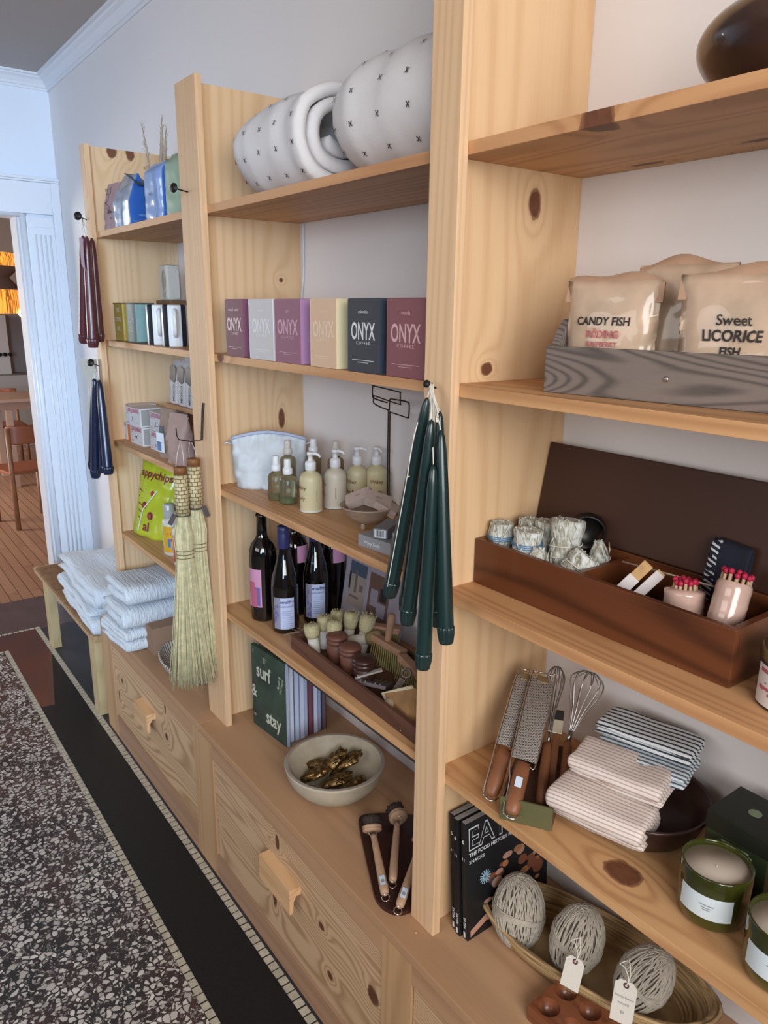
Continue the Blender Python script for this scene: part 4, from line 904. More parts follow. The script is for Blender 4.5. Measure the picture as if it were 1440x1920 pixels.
# wire sign stand
b = MB(); r = .0016
p = [(-.476, -.058, L2 + .004), (-.4735, -.058, .925), (-.5060, -.058, .9215), (-.5280, -.058, .9290), (-.5300, -.060, .9470), (-.508, -.062, .9465), (-.412, -.062, .9305), (-.405, -.060, .9300), (-.404, -.058, .9060), (-.408, -.058, .9030), (-.466, -.058, .9160), (-.4665, -.058, L2 + .004)]
b.tube(catmull([(-.4770, -.058, L2 + .003), (-.4765, -.058, .80), (-.4760, -.058, .910), (-.4755, -.058, .9180), (-.505, -.058, .9220), (-.530, -.058, .9275), (-.5335, -.058, .932), (-.5330, -.058, .9420), (-.528, -.060, .9455), (-.470, -.062, .9400), (-.428, -.064, .9370), (-.4230, -.066, .9400), (-.4240, -.066, .9600), (-.430, -.066, .9635), (-.52, -.064, .9680), (-.528, -.064, .9660), (-.529, -.064, .948), (-.524, -.062, .9400), (-.478, -.060, .9350)], 5), r, 6)
b.tube(catmull([(-.4700, -.058, L2 + .003), (-.4700, -.058, .80), (-.4700, -.058, .905), (-.466, -.058, .9140), (-.410, -.058, .9100), (-.4030, -.058, .9140), (-.4020, -.058, .9390), (-.408, -.060, .9440), (-.440, -.060, .9450), (-.466, -.060, .9440), (-.4715, -.058, .9390), (-.4725, -.058, .918)], 5), r, 6)
b.tube([(-.4735 + .035 * math.cos(a), -.058 + .028 * math.sin(a), L2 + .002) for a in [2 * PI * i / 24 for i in range(24)]], r, 6, closed=True)
o = b.build('wire_sign_holder', mat('dark_bronze_wire', '#3a2c26', .4, .7), None, (-.473, -.058, L2)); tag(o, 'tall bent dark wire sign holder behind the soap dish', 'sign holder')
# footed dish with soap boxes
c = V((-.400, -.165, L2 + e)); t = thing('footed_dish', 'small beige footed ceramic dish holding soap boxes', 'dish', tuple(c)); M_cer = mat('beige_speckled_ceramic', '#a8927f', .5, var=.15, vs=120)
b = MB(); b.lathe([(.012, .010), (.030, .013), (.048, .028), (.060, .046), (.0625, .048), (.0615, .050), (.054, .046), (.042, .030), (.026, .018), (0, .016)], c, (0, 0, 1), 40, rip=.012, rk=9); b.build('bowl', M_cer, t)
for a in (ac - .5, ac + 1.6, ac + 3.7):
    b = MB(); b.lathe([(.0001, 0), (.004, .0006), (.0055, .004), (.005, .010), (.004, .015)], c + V((.027 * math.cos(a), .027 * math.sin(a), 0)), (0, 0, 1), 12); b.build('foot', M_cer, t)
M_sb = mat('pinkish_soap_carton', '#b7a398', .6); M_gb = mat('slate_grey_carton', '#747477', .5); M_gb2 = mat('light_grey_carton', '#8f9094', .5)
def carton(lb, p, yaw, pitch, roll, sx, sy, sz, m, grp, kind='soap_box', txt=None, bar=False, cat='soap box'):
    p = V(p); t = thing(kind, lb, cat, tuple(p), grp); M = Matrix.Translation(p) @ Matrix.Rotation(yaw, 4, 'Z') @ Matrix.Rotation(pitch, 4, 'Y') @ Matrix.Rotation(roll, 4, 'X')
    b = MB(); b.M = M; b.box((-sx / 2, -sy / 2, -sz / 2), (sx / 2, sy / 2, sz / 2), 0, .0007)
    if txt: b.text(txt, (-.006, -sy / 2, -.004), (1, 0, 0), (0, 0, 1), .010, 1, .01)
    if txt is None and not bar: b.text('soap', (0, -.002, sz / 2), (1, 0, 0), (0, 1, 0), .007, 2, 0)
    if bar:
        b.rect((sx / 2, -sy / 2 + .003, -sz / 2 + .002), (0, 1, 0), (0, 0, 1), sy - .006, sz - .004, 1, .0003); n = 9
        for k in range(n): b.rect((sx / 2, -sy / 2 + .006 + k * (sy - .013) / n, -sz / 2 + .004), (0, 1, 0), (0, 0, 1), (sy - .013) / n * (.35 + .35 * (k % 3) / 2), sz - .007, 2, .0006)
    b.build('carton', [m, M_paperw, M_ink], t)
carton('pinkish soap box lying left in the footed dish', (-.424, -.172, L2 + .060), .75, -.42, .50, .058, .030, .020, M_sb, 'soap boxes in the footed dish')
carton('pinkish soap box tilted right in the footed dish', (-.376, -.158, L2 + .062), .95, .32, .55, .056, .030, .020, M_sb, 'soap boxes in the footed dish')
carton('pinkish soap box low behind the tilted one', (-.358, -.148, L2 + .050), .7, .5, .3, .050, .028, .018, M_sb, 'soap boxes in the footed dish')
carton('bottom grey carton reading Wiley Body at the shelf edge', (-.262, -.232, L2 + .0125), .12, 0, 0, .092, .040, .024, M_gb2, 'grey soap cartons at the shelf edge', 'soap_box', 'Wiley Body', True)
carton('upper-left grey carton with bar code, stacked on the lettered one', (-.268, -.214, L2 + .0355), -1.02, 0, 0, .072, .030, .020, M_gb, 'grey soap cartons at the shelf edge', 'soap_box', '', True)
carton('upper-right grey carton with bar code, partly behind the green candles', (-.222, -.200, L2 + .0355), -1.02, 0, 0, .076, .034, .021, M_gb, 'grey soap cartons at the shelf edge', 'soap_box', '', True)

# --- wine bottles on the first shelf
M_wine = mat('near_black_wine_glass', '#0b0708', .05, spec=.8, coat=.5); M_bluecap = mat('matte_navy_cap', '#2e2f5c', .35); M_wl = mat('pale_blue_label', '#b9c3e2', .55)
M_pk = mat('pink_label', '#c78fae', .5); M_pk2 = mat('coral_label_shape', '#b85f78', .5); M_pk3 = mat('violet_label_shape', '#6d5f9e', .5)
def wine(lb, x, y, kind, r, h, ang, zl0=.03, zl1=.12, neck=None):
    c = V((x, y, L1 + e)); t = thing('wine_bottle', lb, 'wine bottle', tuple(c), 'dark wine bottles on the first shelf')
    b = MB()
    if kind == 'b': prof = [(r - .006, 0), (r - .001, .003), (r, .008), (r, h * .60), (r * .98, h * .64), (r * .80, h * .695), (r * .52, h * .735), (r * .41, h * .765), (.0138, h * .80), (.0135, h * .93), (.0155, h * .932), (.0155, h * .95), (.0130, h * .952), (.0130, h * .99), (.0, h)]
    else: prof = [(r - .006, 0), (r - .001, .003), (r, .008), (r, h * .42), (r * .96, h * .50), (r * .82, h * .58), (r * .62, h * .67), (r * .46, h * .76), (.0142, h * .83), (.0140, h * .98), (0, h * .985)]
    b.lathe(prof, c, (0, 0, 1), 44, 0, cap1=False)
    if kind == 'b':
        b.patchcyl(c, r, ang - .62, ang + .62, zl0, zl1, 1, 18)
        rnd = random.Random(3)
        if zl0 < .1: b.patchcyl(c, r + .0004, ang - .1, ang + .5, zl0 + .004, zl0 + .055, 3, 8); b.patchcyl(c, r + .0006, ang - .3, ang + .25, zl0, zl0 + .050, 2, 8); b.patchcyl(c, r + .0008, ang - .5, ang + .1, zl0 + .035, zl1 - .035, 2, 8); b.patchcyl(c, r + .001, ang - .62, ang - .28, zl0 + .0, zl0 + .03, 1, 6)
    else:
        b.patchcyl(c, r, ang - .95, ang + .62, zl0, zl1, 1, 20); b.patchcyl(c, r + .0004, ang - .95, ang - .42, zl0, zl1, 4, 8)
        rnd = random.Random(int(x * -1000))
        for k in range(12): a = ang - .92 + rnd.uniform(0, .36); z_ = zl0 + rnd.uniform(.004, zl1 - zl0 - .02); b.patchcyl(c, r + .0007, a, a + .12, z_, z_ + rnd.uniform(.004, .014), 3, 3)
        b.textcyl('smallfry', c + V((0, 0, zl1 - .014)), r + .0004, ang + .10, .0115, 5, .02, 1.0); b.textcyl('JOVEN BAROSSA', c + V((0, 0, zl1 - .025)), r + .0004, ang + .10, .0065, 5, .0, .85)
        for k in range(9): b.patchcyl(c, r + .0004, ang - .28, ang + .50 - .1 * (k % 3), zl1 - .036 - k * .0055, zl1 - .0345 - k * .0055, 6, 6)
    if neck: b.textcyl(neck, c + V((0, 0, h * .60)), r * .80, ang - .4, .008, 1, .01)
    b.build('bottle', [M_wine, M_pk if kind == 'b' else M_wl, M_pk2, M_pk3, mat('grey_sketch_panel', '#8b8d9d', .6), mat('navy_print', '#3b3f74', .6), mat('soft_blue_print', '#8d98bd', .6)], t)
    if kind != 'b':
        b = MB(); q = c + V((0, 0, h * .80)); b.lathe([(.0152, 0), (.0155, h * .005)] + [(.0155 - (.0006 if k % 2 else 0), h * (.135 + .008 * k)) for k in range(6)] + [(.0150, h * .20), (.0130, h * .205), (0, h * .2055)], q, (0, 0, 1), 28); b.build('screw_cap', M_bluecap, t)
aw = tocam((-.72, -.22, 0))
wine('far-left broad-shouldered wine bottle with pink label', -.806, -.213, 'b', .0350, .300, aw - .75, .042, .145)
wine('front blue-capped wine bottle with pale label nearest the shelf edge', -.706, -.205, 's', .0345, .275, aw + .05, .015, .098, None)
wine('second blue-capped wine bottle, behind and right of the front one', -.712, -.110, 's', .0345, .275, aw + .05, .020, .112, '25')
wine('dark wine bottle behind, lilac label just visible between the blue caps', -.790, -.125, 'b', .0340, .300, aw + .75, .150, .196)
wine('rearmost dark wine bottle at the back wall with a lilac label corner', -.735, -.042, 'b', .0350, .300, aw + .55, .150, .200)
# framed photo card
b = MB(); M = frame((-.700, -.060, L1 + .003), (.0, -1, .30)); 
t = thing('photo_card', 'pale framed card with two small photos leaning against the wall', 'photo card', (-.6, -.05, L1)); M = Matrix.Translation((-.700, -.064, L1 + .002)) @ Matrix.Rotation(-.16, 4, 'X') @ Matrix.Rotation(-.10, 4, 'Y'); M = Matrix.Translation((-.690, -.052, L1 + .002)) @ Matrix.Rotation(-.16, 4, 'X')
b = MB(); b.M = M; W_, H_ = .250, .185; b.box((0, 0, 0), (W_, .008, H_), 0, .001)
def q4(x0, z0_, x1, z1_, m, l=.0004): b.rect((x0, 0, z0_), (1, 0, 0), (0, 0, 1), x1 - x0, z1_ - z0_, m, l)
q4(.022, .048, .095, .165, 1); q4(.022, .048, .095, .132, 2, .0006); q4(.048, .085, .058, .145, 3, .0009); q4(.022, .09, .030, .135, 6, .0009); q4(.070, .093, .085, .11, 3, .0009); q4(.03, .070, .07, .076, 3, .0009)
q4(.110, .030, .195, .158, 4); q4(.120, .075, .150, .118, 5, .0006); q4(.150, .055, .185, .09, 5, .0006); q4(.110, .030, .150, .055, 7, .0006); q4(.158, .095, .185, .128, 6, .0006)
b.build('card', [mat('lilac_grey_card', '#9a94a0', .5), mat('photo_blue', '#4a5568', .5), mat('photo_sand', '#978a83', .5), mat('photo_shadow', '#6b605c', .5), mat('photo_brown', '#6a5148', .5), mat('photo_lavender', '#8f8795', .5), mat('photo_black', '#2c2726', .5), mat('photo_red', '#7c4438', .5)], t)
# --- dark wooden tray with brushes and jars
y0, y1, x0, x1, z0 = -.278, -.100, -.600, -.048, L1 + e; Rt = rotz(-.030, (x0, -.250, z0))
M_tray = wood('worn_brown_tray', '#6b4737', '#452a20', 'X', 9, 8, .5, .12, 71, (), .6, '#5a3b2f')
t = thing('wooden_tray', 'long worn brown wooden tray filled with brushes and jars', 'tray', (x0, -.25, z0)); Lx = .545; Dy = .19
b = MB(); b.M = Rt; b.box((0, 0, 0), (Lx, .009, .036), 0, .001); b.build('front_rail', M_tray, t)
b = MB(); b.M = Rt; b.box((0, Dy - .009, 0), (Lx, Dy, .036), 0, .001); b.build('back_rail', M_tray, t)
for xx in (0, Lx - .009): b = MB(); b.M = Rt; b.box((xx, .009, 0), (xx + .009, Dy - .009, .036)); b.build('end_rail', M_tray, t)
b = MB(); b.M = Rt; b.box((.009, .009, 0), (Lx - .009, Dy - .009, .004)); b.build('base', M_tray, t)
M_bris = mat('tampico_bristle', '#c2b78f', .9, var=.3, vs=300, bump=.6, bs=900); M_bwrap = mat('white_cord_wrap', '#c9c4ba', .8, bump=.8, bs=1200); M_bris2 = mat('khaki_bristle', '#8d7f56', .9, var=.3, vs=400)
def bbrush(lb, p0, p1, r, m=None, k=.55):
    p0 = V(p0); d = V(p1) - p0; L = d.length; t = thing('bottle_brush', lb, 'brush', tuple(p0), 'small tampico brushes in the brown tray')
    b = MB(); b.lathe([(r * .60, 0), (r * .72, .002), (r * .74, L * k * .5), (r * .70, L * k)], p0, d, 20); b.build('handle', M_bwrap, t)
    b = MB(); b.lathe([(r * .72, L * k), (r * .92, L * (k + .12)), (r, L * .85), (r * .95, L * .95), (r * .7, L), (0, L * 1.01)], p0, d, 22, rip=.05, rk=11); 
    u, w, q = axes(d); rnd = random.Random(int(p0.x * 9999))
    for i in range(60):
        a = rnd.uniform(0, 2 * PI); s = rnd.uniform(.35, 1); e0 = p0 + q * L * (k + .02) + (u * math.cos(a) + w * math.sin(a)) * r * .74 * max(s, .9); e1 = p0 + q * L * rnd.uniform(.97, 1.05) + (u * math.cos(a) + w * math.sin(a)) * r * s * 1.02
        b.tube([e0, (e0 + e1) / 2 + (u * math.cos(a) + w * math.sin(a)) * r * .12, e1], .0007, 4)
    b.build('bristles', m or M_bris, t)
zt = z0 + .005
bbrush('nearest white-corded brush at the left end of the tray, bright bristles', (-.535, -.222, zt), (-.545, -.226, zt + .072), .0185)
bbrush('tampico brush behind the nearest one, leaning left', (-.545, -.188, zt), (-.556, -.180, zt + .078), .019)
bbrush('tampico brush at the back left of the cluster, shaded', (-.560, -.150, zt), (-.566, -.138, zt + .078), .016)
bbrush('tall tampico brush in the middle of the cluster', (-.500, -.195, zt), (-.508, -.184, zt + .084), .0185)
bbrush('tampico brush with tied pale bristles behind the middle one', (-.515, -.145, zt), (-.518, -.128, zt + .088), .018)
bbrush('greyish tampico brush nearest the photo card', (-.478, -.130, zt), (-.474, -.110, zt + .092), .019)
bbrush('tampico brush lying on its side across the tray', (-.505, -.165, zt + .026), (-.432, -.102, zt + .050), .0175, M_bris2, .62)
M_brj = mat('reddish_brown_jar', '#6a4438', .45, spec=.4); M_brd = mat('dark_brown_jar', '#3c231e', .35)
def jar(lb, x, y, m, lab):
    c = V((x, y, zt)); t = thing('lidded_jar', lb, 'jar', tuple(c), 'brown jars in the tray'); r = .0235
    b = MB(); b.lathe([(r - .002, 0), (r, .002), (r, .040), (r - .002, .043)], c, (0, 0, 1), 30, 0)
    if lab: b.patchcyl(c, r, tocam(c) - .95, tocam(c) - .15, .012, .026, 1, 8)
    b.build('body', [m, M_paperw], t)
    b = MB(); b.lathe([(r - .001, .044), (r + .001, .045), (r + .001, .051), (r - .001, .0525), (r - .001, .054), (r + .002, .056), (r + .002, .060), (r - .001, .064), (r * .5, .067), (0, .068)], c, (0, 0, 1), 30); b.build('lid', m, t)
jar('left reddish brown jar, farthest along the tray', -.478, -.197, M_brj, 0)
jar('middle reddish brown jar in the row of three', -.413, -.204, M_brj, 0)
jar('right dark brown jar with a small white label', -.344, -.214, M_brd, 1)
M_bb = mat('peach_beech', '#a98268', .55, var=.12, vs=30)
def bench_brush(lb, p, ux, dn, w, d, handle, grp='bench brushes leaning in the tray'):
    p = V(p); ux = V(ux).normalized(); dn = V(dn).normalized(); nn = ux.cross(dn).normalized(); M = Matrix((ux, dn, nn)).transposed().to_4x4(); M.translation = p
    t = thing('bench_brush', lb, 'brush', tuple(p), grp)
    b = MB(); b.M = M; b.box((0, -.016, -.012), (w, 0, .012), 0, .003); b.build('block', M_bb, t)
    b = MB(); b.M = M; n = 15; rnd = random.Random(4)
    for i in range(n):
        for k in (-1, 0, 1):
            x = .004 + (w - .008) * i / (n - 1); b.tube([(x, -.001, k * .007), (x + (x - w / 2) * .06, d * .5, k * .008), (x + (x - w / 2) * .14 + rnd.uniform(-.001, .001), d, k * .010)], .0018, 5, rads=[.0016, .0019, .0024])
    b.build('bristles', mat('yellow_khaki_bristle', '#9a8a58', .9, var=.3, vs=300), t)
    if handle: b = MB(); b.M = M; b.lathe([(.006, 0), (.0075, .006), (.0085, .03), (.0095, .055), (.008, .066), (0, .068)], (w * .45, -.014, 0), (.10, -1, .05), 14); b.build('handle', M_bb, t)
bench_brush('bench brush with upright pale handle behind the jars', (-.438, -.120, L1 + .050), (.98, .05, -.03), (.06, -.12, -1), .104, .048, True)
bench_brush('bench brush turned sideways just left of the handled one', (-.478, -.100, L1 + .056), (.72, .60, -.02), (-.20, -.15, -1), .070, .046, False)
bench_brush('bench brush at the right, half hidden by the pine post', (-.322, -.130, L1 + .048), (.97, -.10, -.14), (.05, -.15, -1), .100, .046, False)
# nail brush in sleeve, small steel tool, wrapped gift, raffia
t = thing('boxed_comb', 'small steel comb in a grey card box lying in the tray', 'comb', (-.30, -.22, zt)); M = Matrix.Translation((-.305, -.215, zt + .022)) @ Matrix.Rotation(.55, 4, 'Z') @ Matrix.Rotation(-.30, 4, 'X')
b = MB(); b.M = M; b.box((-.034, -.022, -.006), (.034, .030, .002), 0, .001); b.build('box', mat('plum_grey_card', '#5d5357', .5), t)
b = MB(); b.M = Matrix.Translation((-.332, -.236, zt + .030)) @ Matrix.Rotation(1.05, 4, 'Z') @ Matrix.Rotation(-.25, 4, 'Y'); b.box((-.004, -.006, 0), (.052, .006, .004), 0, .001); b.build('handle_bar', mat('pale_grey_bar', '#a39c96', .5), t)
for k in range(5): b = MB(); b.M = M; b.box((-.026 + k * .011, -.018, .0022), (-.023 + k * .011, .026, .0036)); b.build('tooth', M_steel, t)
t = thing('bottle_opener', 'small steel opener standing up in the tray beside the bench brushes', 'opener', (-.26, -.18, zt)); M, L = toolM((-.268, -.195, zt), (-.252, -.165, zt + .060))
b = MB(); b.M = M; b.box((-.007, 0, -.003), (.007, L * .65, .003), 0, .0015); b.build('handle', mat('grey_pewter', '#7d706a', .45, .5), t)
b = MB(); b.M = M; b.tube([(.0095 * math.cos(a), L * .72 + .0095 + .0095 * math.sin(a), 0) for a in [2 * PI * i / 20 for i in range(20)]], .0032, 6, closed=True); b.build('ring', mat('grey_pewter'), t)
t = thing('wrapped_soap', 'orange and cream triangular wrapped bundle at the right end of the tray', 'wrapped soap', (-.18, -.20, zt))
b = MB(); P_ = [(-.258, -.228, zt + .022), (-.150, -.262, zt + .002), (-.110, -.205, zt + .002), (-.225, -.165, zt + .004), (-.178, -.212, zt + .066), (-.120, -.190, zt + .050)]
b.add(P_, [(0, 1, 4), (1, 2, 5, 4), (0, 4, 3), (4, 5, 3), (5, 2, 3), (0, 3, 2, 1)], 0); b.build('wrap', mat('tan_wax_paper', '#a77c4c', .6, var=.3, vs=30), t)
b = MB(); b.tube([P_[1], P_[0], P_[4]], .005, 6, rads=[.003, .005, .006], flat=.5); b.build('pale_edge', mat('cream_fold', '#cfc0a2', .7), t)
b = MB(); b.blob((-.222, -.235, zt + .014), (.018, .015, .013), 0, 2, .1, 9, 1); o = b.build('cotton_puff', mat('cream_cotton', '#b5a888', .9), None, (-.222, -.235, zt)); tag(o, 'cream cotton puff beside the tan triangular bundle in the tray', 'cotton puff')
b = MB(); rnd = random.Random(11)
for k in range(16): a = rnd.uniform(0, 2 * PI); p = V((-.618 + rnd.uniform(-.006, .012), -.215 + rnd.uniform(-.02, .02), L1 + .003 + rnd.uniform(0, .03))); d = V((math.cos(a), math.sin(a), rnd.uniform(-.2, .6))) * .026; b.tube([p - d, p + V((0, 0, .004)), p + d], .0006, 4)
o = b.build('raffia', mat('pale_raffia', '#978878', .8), None, (-.615, -.215, L1)); tag(o, 'loose pale raffia strands at the left end of the tray', 'raffia'); o['kind'] = 'stuff'
# dark strip hung below the shelf edge
b = MB(); b.box((-.60, -.262, L1 - TH - .024), (-.05, -.252, L1 - TH - .0004), 0); o = b.build('under_shelf_strip', mat('dull_dark_strip', '#4d4644', .5, .5), None, (-.3, -.257, L1 - TH)); tag(o, 'dark strip hanging under the shelf above the white bowl', 'rail')

# --- worktop: book, magazines, bowl, dish brushes
t = thing('book', 'green book lettered surf & stay facing out on the worktop', 'book', (-.79, -.22, e)); M = rotz(.085, (-.871, -.2255, e))
M_gr = mat('forest_green_cover', '#3f5549', .5, col2='#2c3a36', vs=9); M_cr = mat('cream_title_print', '#c9cdbd', .5)
b = MB(); b.M = M; b.box((0, 0, 0), (.166, .012, .245), 0, .001); U, Z = (1, 0, 0), (0, 0, 1)
b.text('surf', (.062, 0, .160), U, Z, .058, 1, .02, .78); b.text('&', (.012, 0, .092), U, Z, .050, 1, .015, .8); b.text('stay', (.106, 0, .034), U, Z, .058, 1, .02, .78)
for zz, xx, s_ in ((.224, .012, '7'), (.030, .012, '10')): b.text(s_, (xx, 0, zz), U, Z, .012, 1, 0)
for k in range(3): b.rect((.060, 0, .222 - k * .006), U, Z, .018 - k * .003, .0014, 1)
b.text('Spain &', (.140, 0, .178), (.25, 0, 1), (-1, 0, .25), .014, 1, 0); b.text('Portugal', (.152, 0, .172), (.25, 0, 1), (-1, 0, .25), .014, 1, 0)
b.build('cover', [M_gr, M_cr], t); b = MB(); b.M = M; b.box((.002, .0015, .001), (.1665, .0105, .2442)); b.build('pages', mat('pale_page_block', '#a9b4cc', .8, var=.1, vs=300), t)
cols = ['#d3daea', '#c4cfe2', '#ccd5ea', '#b9c4dd', '#7d4a54', '#d0d8ec', '#a9b8d8', '#6a5a66']
for i in range(8):
    y_ = -.2125 + i * .0148; t = thing('magazine', ['pale magazine right behind the green book', 'pale magazine, second behind the green book', 'pale magazine, third behind the green book', 'bluish magazine, fourth behind the green book', 'dark red edged magazine, fifth behind the green book', 'pale magazine, sixth behind the green book', 'bluish magazine, seventh behind the green book', 'rearmost dark-covered magazine of the row behind the green book'][i], 'magazine', (-.79, y_, e), 'magazines filed behind the green book')
    M = rotz(.03 + .006 * (i % 3), (-.878 + .002 * (i % 3), y_ + .0155, e)); hh = .238 - .006 * (i % 3)
    b = MB(); b.M = M; w_ = .158 - .001 * i; b.box((0, -.0012, 0), (w_, 0, hh), 0); b.box((0, .0125, 0), (w_, .0137, hh), 0); b.box((0, -.0012, 0), (.001, .0137, hh), 0)
    b.build('cover', mat('mag_cover_%d' % i, ['#5a6b7e', '#7f8fb0', '#8fa2c8', '#56617c', '#5c2f38', '#6e80a8', '#4d5f86', '#3b2a30'][i], .5), t)
    b = MB(); b.M = M; b.box((.001, 0, .001), (w_ - .001, .0125, hh - .001)); b.build('pages', mat('pages_%d' % i, cols[i], .7, var=.12, vs=500), t)
# bowl
c = V((-.482, -.203, e)); t = thing('wooden_bowl', 'large pale whitewashed wooden bowl on the worktop holding gold pouches', 'bowl', tuple(c)); M_wb = mat('whitewashed_wood', '#b7ac97', .6, var=.14, vs=10, col2='#a09480'); M_rim = mat('bowl_rim_wood', '#a0948a', .6, var=.15, vs=30)
R = .1215; b = MB(); b.lathe([(.055, 0), (.070, .002), (.092, .018), (.108, .038), (.117, .058), (R - .001, .074), (R, .078), (R - .002, .0795)], c, (0, 0, 1), 64, 0, cap1=False)
b.lathe([(R - .002, .0795), (R - .009, .0797)], c, (0, 0, 1), 64, 1, cap0=False, cap1=False)
b.lathe([(R - .009, .0797), (R - .013, .074), (.100, .050), (.082, .026), (.058, .012), (0, .009)], c, (0, 0, 1), 64, 0, cap0=False); b.build('bowl', [M_wb, M_rim], t)
def gold():
    mt, g = newmat('crinkled_gold_leather'); n = g.noise(g.coords(), 90, 3, .6); g.link(g.ramp(n, [(.38, '#4e3a20'), (.58, '#86683c'), (.72, '#c9ab72')]), g.bs.inputs['Base Color']); g.bs.inputs['Metallic'].default_value = .65; g.bs.inputs['Roughness'].default_value = .3; g.bump(n, .7, .003); return mt
M_gold = gold(); M_cord = mat('silvery_cord', '#a39b90', .5, .3)
gp = [((-.555, -.215), .35, .2, 'gold pouch farthest left in the white bowl'), ((-.520, -.245), .9, .3, 'gold pouch at the left front of the bowl under the cord'), ((-.500, -.160), .95, .55, 'wide tan gold pouch at the back of the bowl'), ((-.468, -.215), 1.05, .25, 'gold pouch in the centre front of the bowl'), ((-.425, -.200), .95, .35, 'gold pouch farthest right in the bowl'), ((-.520, -.190), 1.2, .6, 'gold pouch with shiny clasp in the middle of the pile')]
for i, ((x, y), yw, lift, lb) in enumerate(gp):
    p = V((x, y, .034 + .012 * (i in (2, 5)))); t = thing('gold_pouch', lb, 'pouch', tuple(p), 'gold pouches in the white bowl'); M = Matrix.Translation(p) @ Matrix.Rotation(yw + .3, 4, 'Z') @ Matrix.Rotation(-lift, 4, 'Y')
    def tap(q): k = (q.x + .034) / .068; q.y *= .45 + .65 * k; q.z *= .6 + .5 * k; return q
    b = MB(); b.M = M; b.blob((0, 0, 0), (.044, .021, .0125), 0, 4, .35, 12, i, tap); b.build('body', M_gold, t)
    b = MB(); b.M = M; b.tube(catmull([(-.030, 0, .002), (-.044, .004, .004), (-.054, -.004, -.002), (-.060, -.012, .0)], 5), .0013, 5); b.build('cord', M_cord, t)
    if i == 5: b = MB(); b.M = M; b.box((-.050, -.004, .004), (-.026, .004, .0052)); b.build('paper_tag', M_paperw, t)
# dish brushes on a dark board
def bd():
    pts = []; A = V((-.355, -.232)); ang = []
    pl = [(-.350, -.222), (-.300, -.252), (-.170, -.316), (-.135, -.332), (-.105, -.334), (-.080, -.322), (-.070, -.300), (-.075, -.270), (-.110, -.180), (-.150, -.110), (-.190, -.080), (-.250, -.090), (-.310, -.140), (-.345, -.190)]
    return [tuple(p)[:2] for p in catmull([(x, y, 0) for x, y in pl], 4, True)]
b = MB(); b.prism(bd(), (0, 0, e), (1, 0, 0), (0, 1, 0), .009, 0); o = b.build('serving_board', mat('oxblood_board', '#3a201b', .35, var=.2, vs=20), None, (-.2, -.24, e)); tag(o, 'dark oxblood rounded board under the dish brushes', 'board')
def dish_brush(lb, p0, p1, hd, seed, sticker, flatv=None):
    """p0 ring end, p1 head end"""
    p0 = V(p0); p1 = V(p1); M, L = toolM(p0, p1); d = (p1 - p0).normalized(); t = thing('dish_brush', lb, 'dish brush', tuple(p0), 'dish brushes on the dark board')
    b = MB(); b.M = M; b.lathe([(.0055, 0), (.0085, .004), (.0092, .02), (.0080, L * .55), (.0068, L * .92), (.0072, L * .96)], (0, 0, 0), (0, 1, 0), 16); h = b.build('handle', M_beech, t)
    if sticker: b = MB(); b.M = M; b.rect((-.0055, .014, .0094), (1, 0, 0), (0, 1, 0), .011, .024, 0); b.rect((-.0035, .020, .0096), (1, 0, 0), (0, 1, 0), .007, .008, 1); b.build('price_sticker', [mat('pale_blue_sticker', '#c3d3e6', .5), M_inkg], h)
    b = MB(); b.M = M; b.tube([(.0078 * math.cos(a), -.009 + .0085 * math.sin(a), 0) for a in [2 * PI * i / 20 for i in range(20)]], .0011, 6, closed=True); b.build('ring', M_chrome, t)
    hn = V(hd).normalized(); cc = p1 + d * .018
    b = MB(); b.lathe([(.0001, -.009), (.017, -.009), (.021, -.0065), (.0215, -.003), (.0195, -.0015), (.0215, 0), (.0210, .004), (.017, .006), (0, .006)], cc, hn, 30); b.build('head', M_beech, t)
    b = MB(); b.M = M; b.tube(catmull([(-.004, L * .90, .006), (-.010, L + .004, .004), (0, L + .010, .007), (.010, L + .004, .004), (.004, L * .90, .006)], 5), .0010, 5); b.build('wire_clip', M_chrome, t)
    b = MB(); u, w, q = axes(hn); rnd = random.Random(seed); b.lathe([(.016, .006), (.0185, .016), (.020, .022)], cc, hn, 24, rip=.05, rk=9)
    for i in range(110):
        a = rnd.uniform(0, 2 * PI); s = rnd.uniform(.2, 1) ** .5; e0 = cc + q * .006 + (u * math.cos(a) + w * math.sin(a)) * .0165 * s; e1 = cc + q * rnd.uniform(.022, .027) + (u * math.cos(a) + w * math.sin(a)) * .0225 * s; b.tube([e0, e1], .0007, 4)
    b.build('bristles', mat('dark_horsehair', '#3a302c', .9), t)
dish_brush('left dish brush, dark bristles pointing up, sticker on its handle', (-.1165, -.322, .024), (-.262, -.246, .034), (-.62, .35, .60), 1, True)
dish_brush('middle dish brush with a round head seen edge-on', (-.137, -.288, .022), (-.262, -.180, .034), (-.80, .30, .10), 2, False)
dish_brush('right dish brush half hidden behind the pine post, sticker on its handle', (-.076, -.318, .022), (-.165, -.195, .040), (-.35, .65, .55), 3, True)
b = MB(); b.blob((-.025, -.317, .0012), (.0028, .0022, .0012), 0, 2); o = b.build('crumb', mat('orange_crumb', '#d9a27a', .6), None, (-.025, -.317, 0)); tag(o, 'tiny pale orange speck on the worktop in front of the pine post', 'crumb')

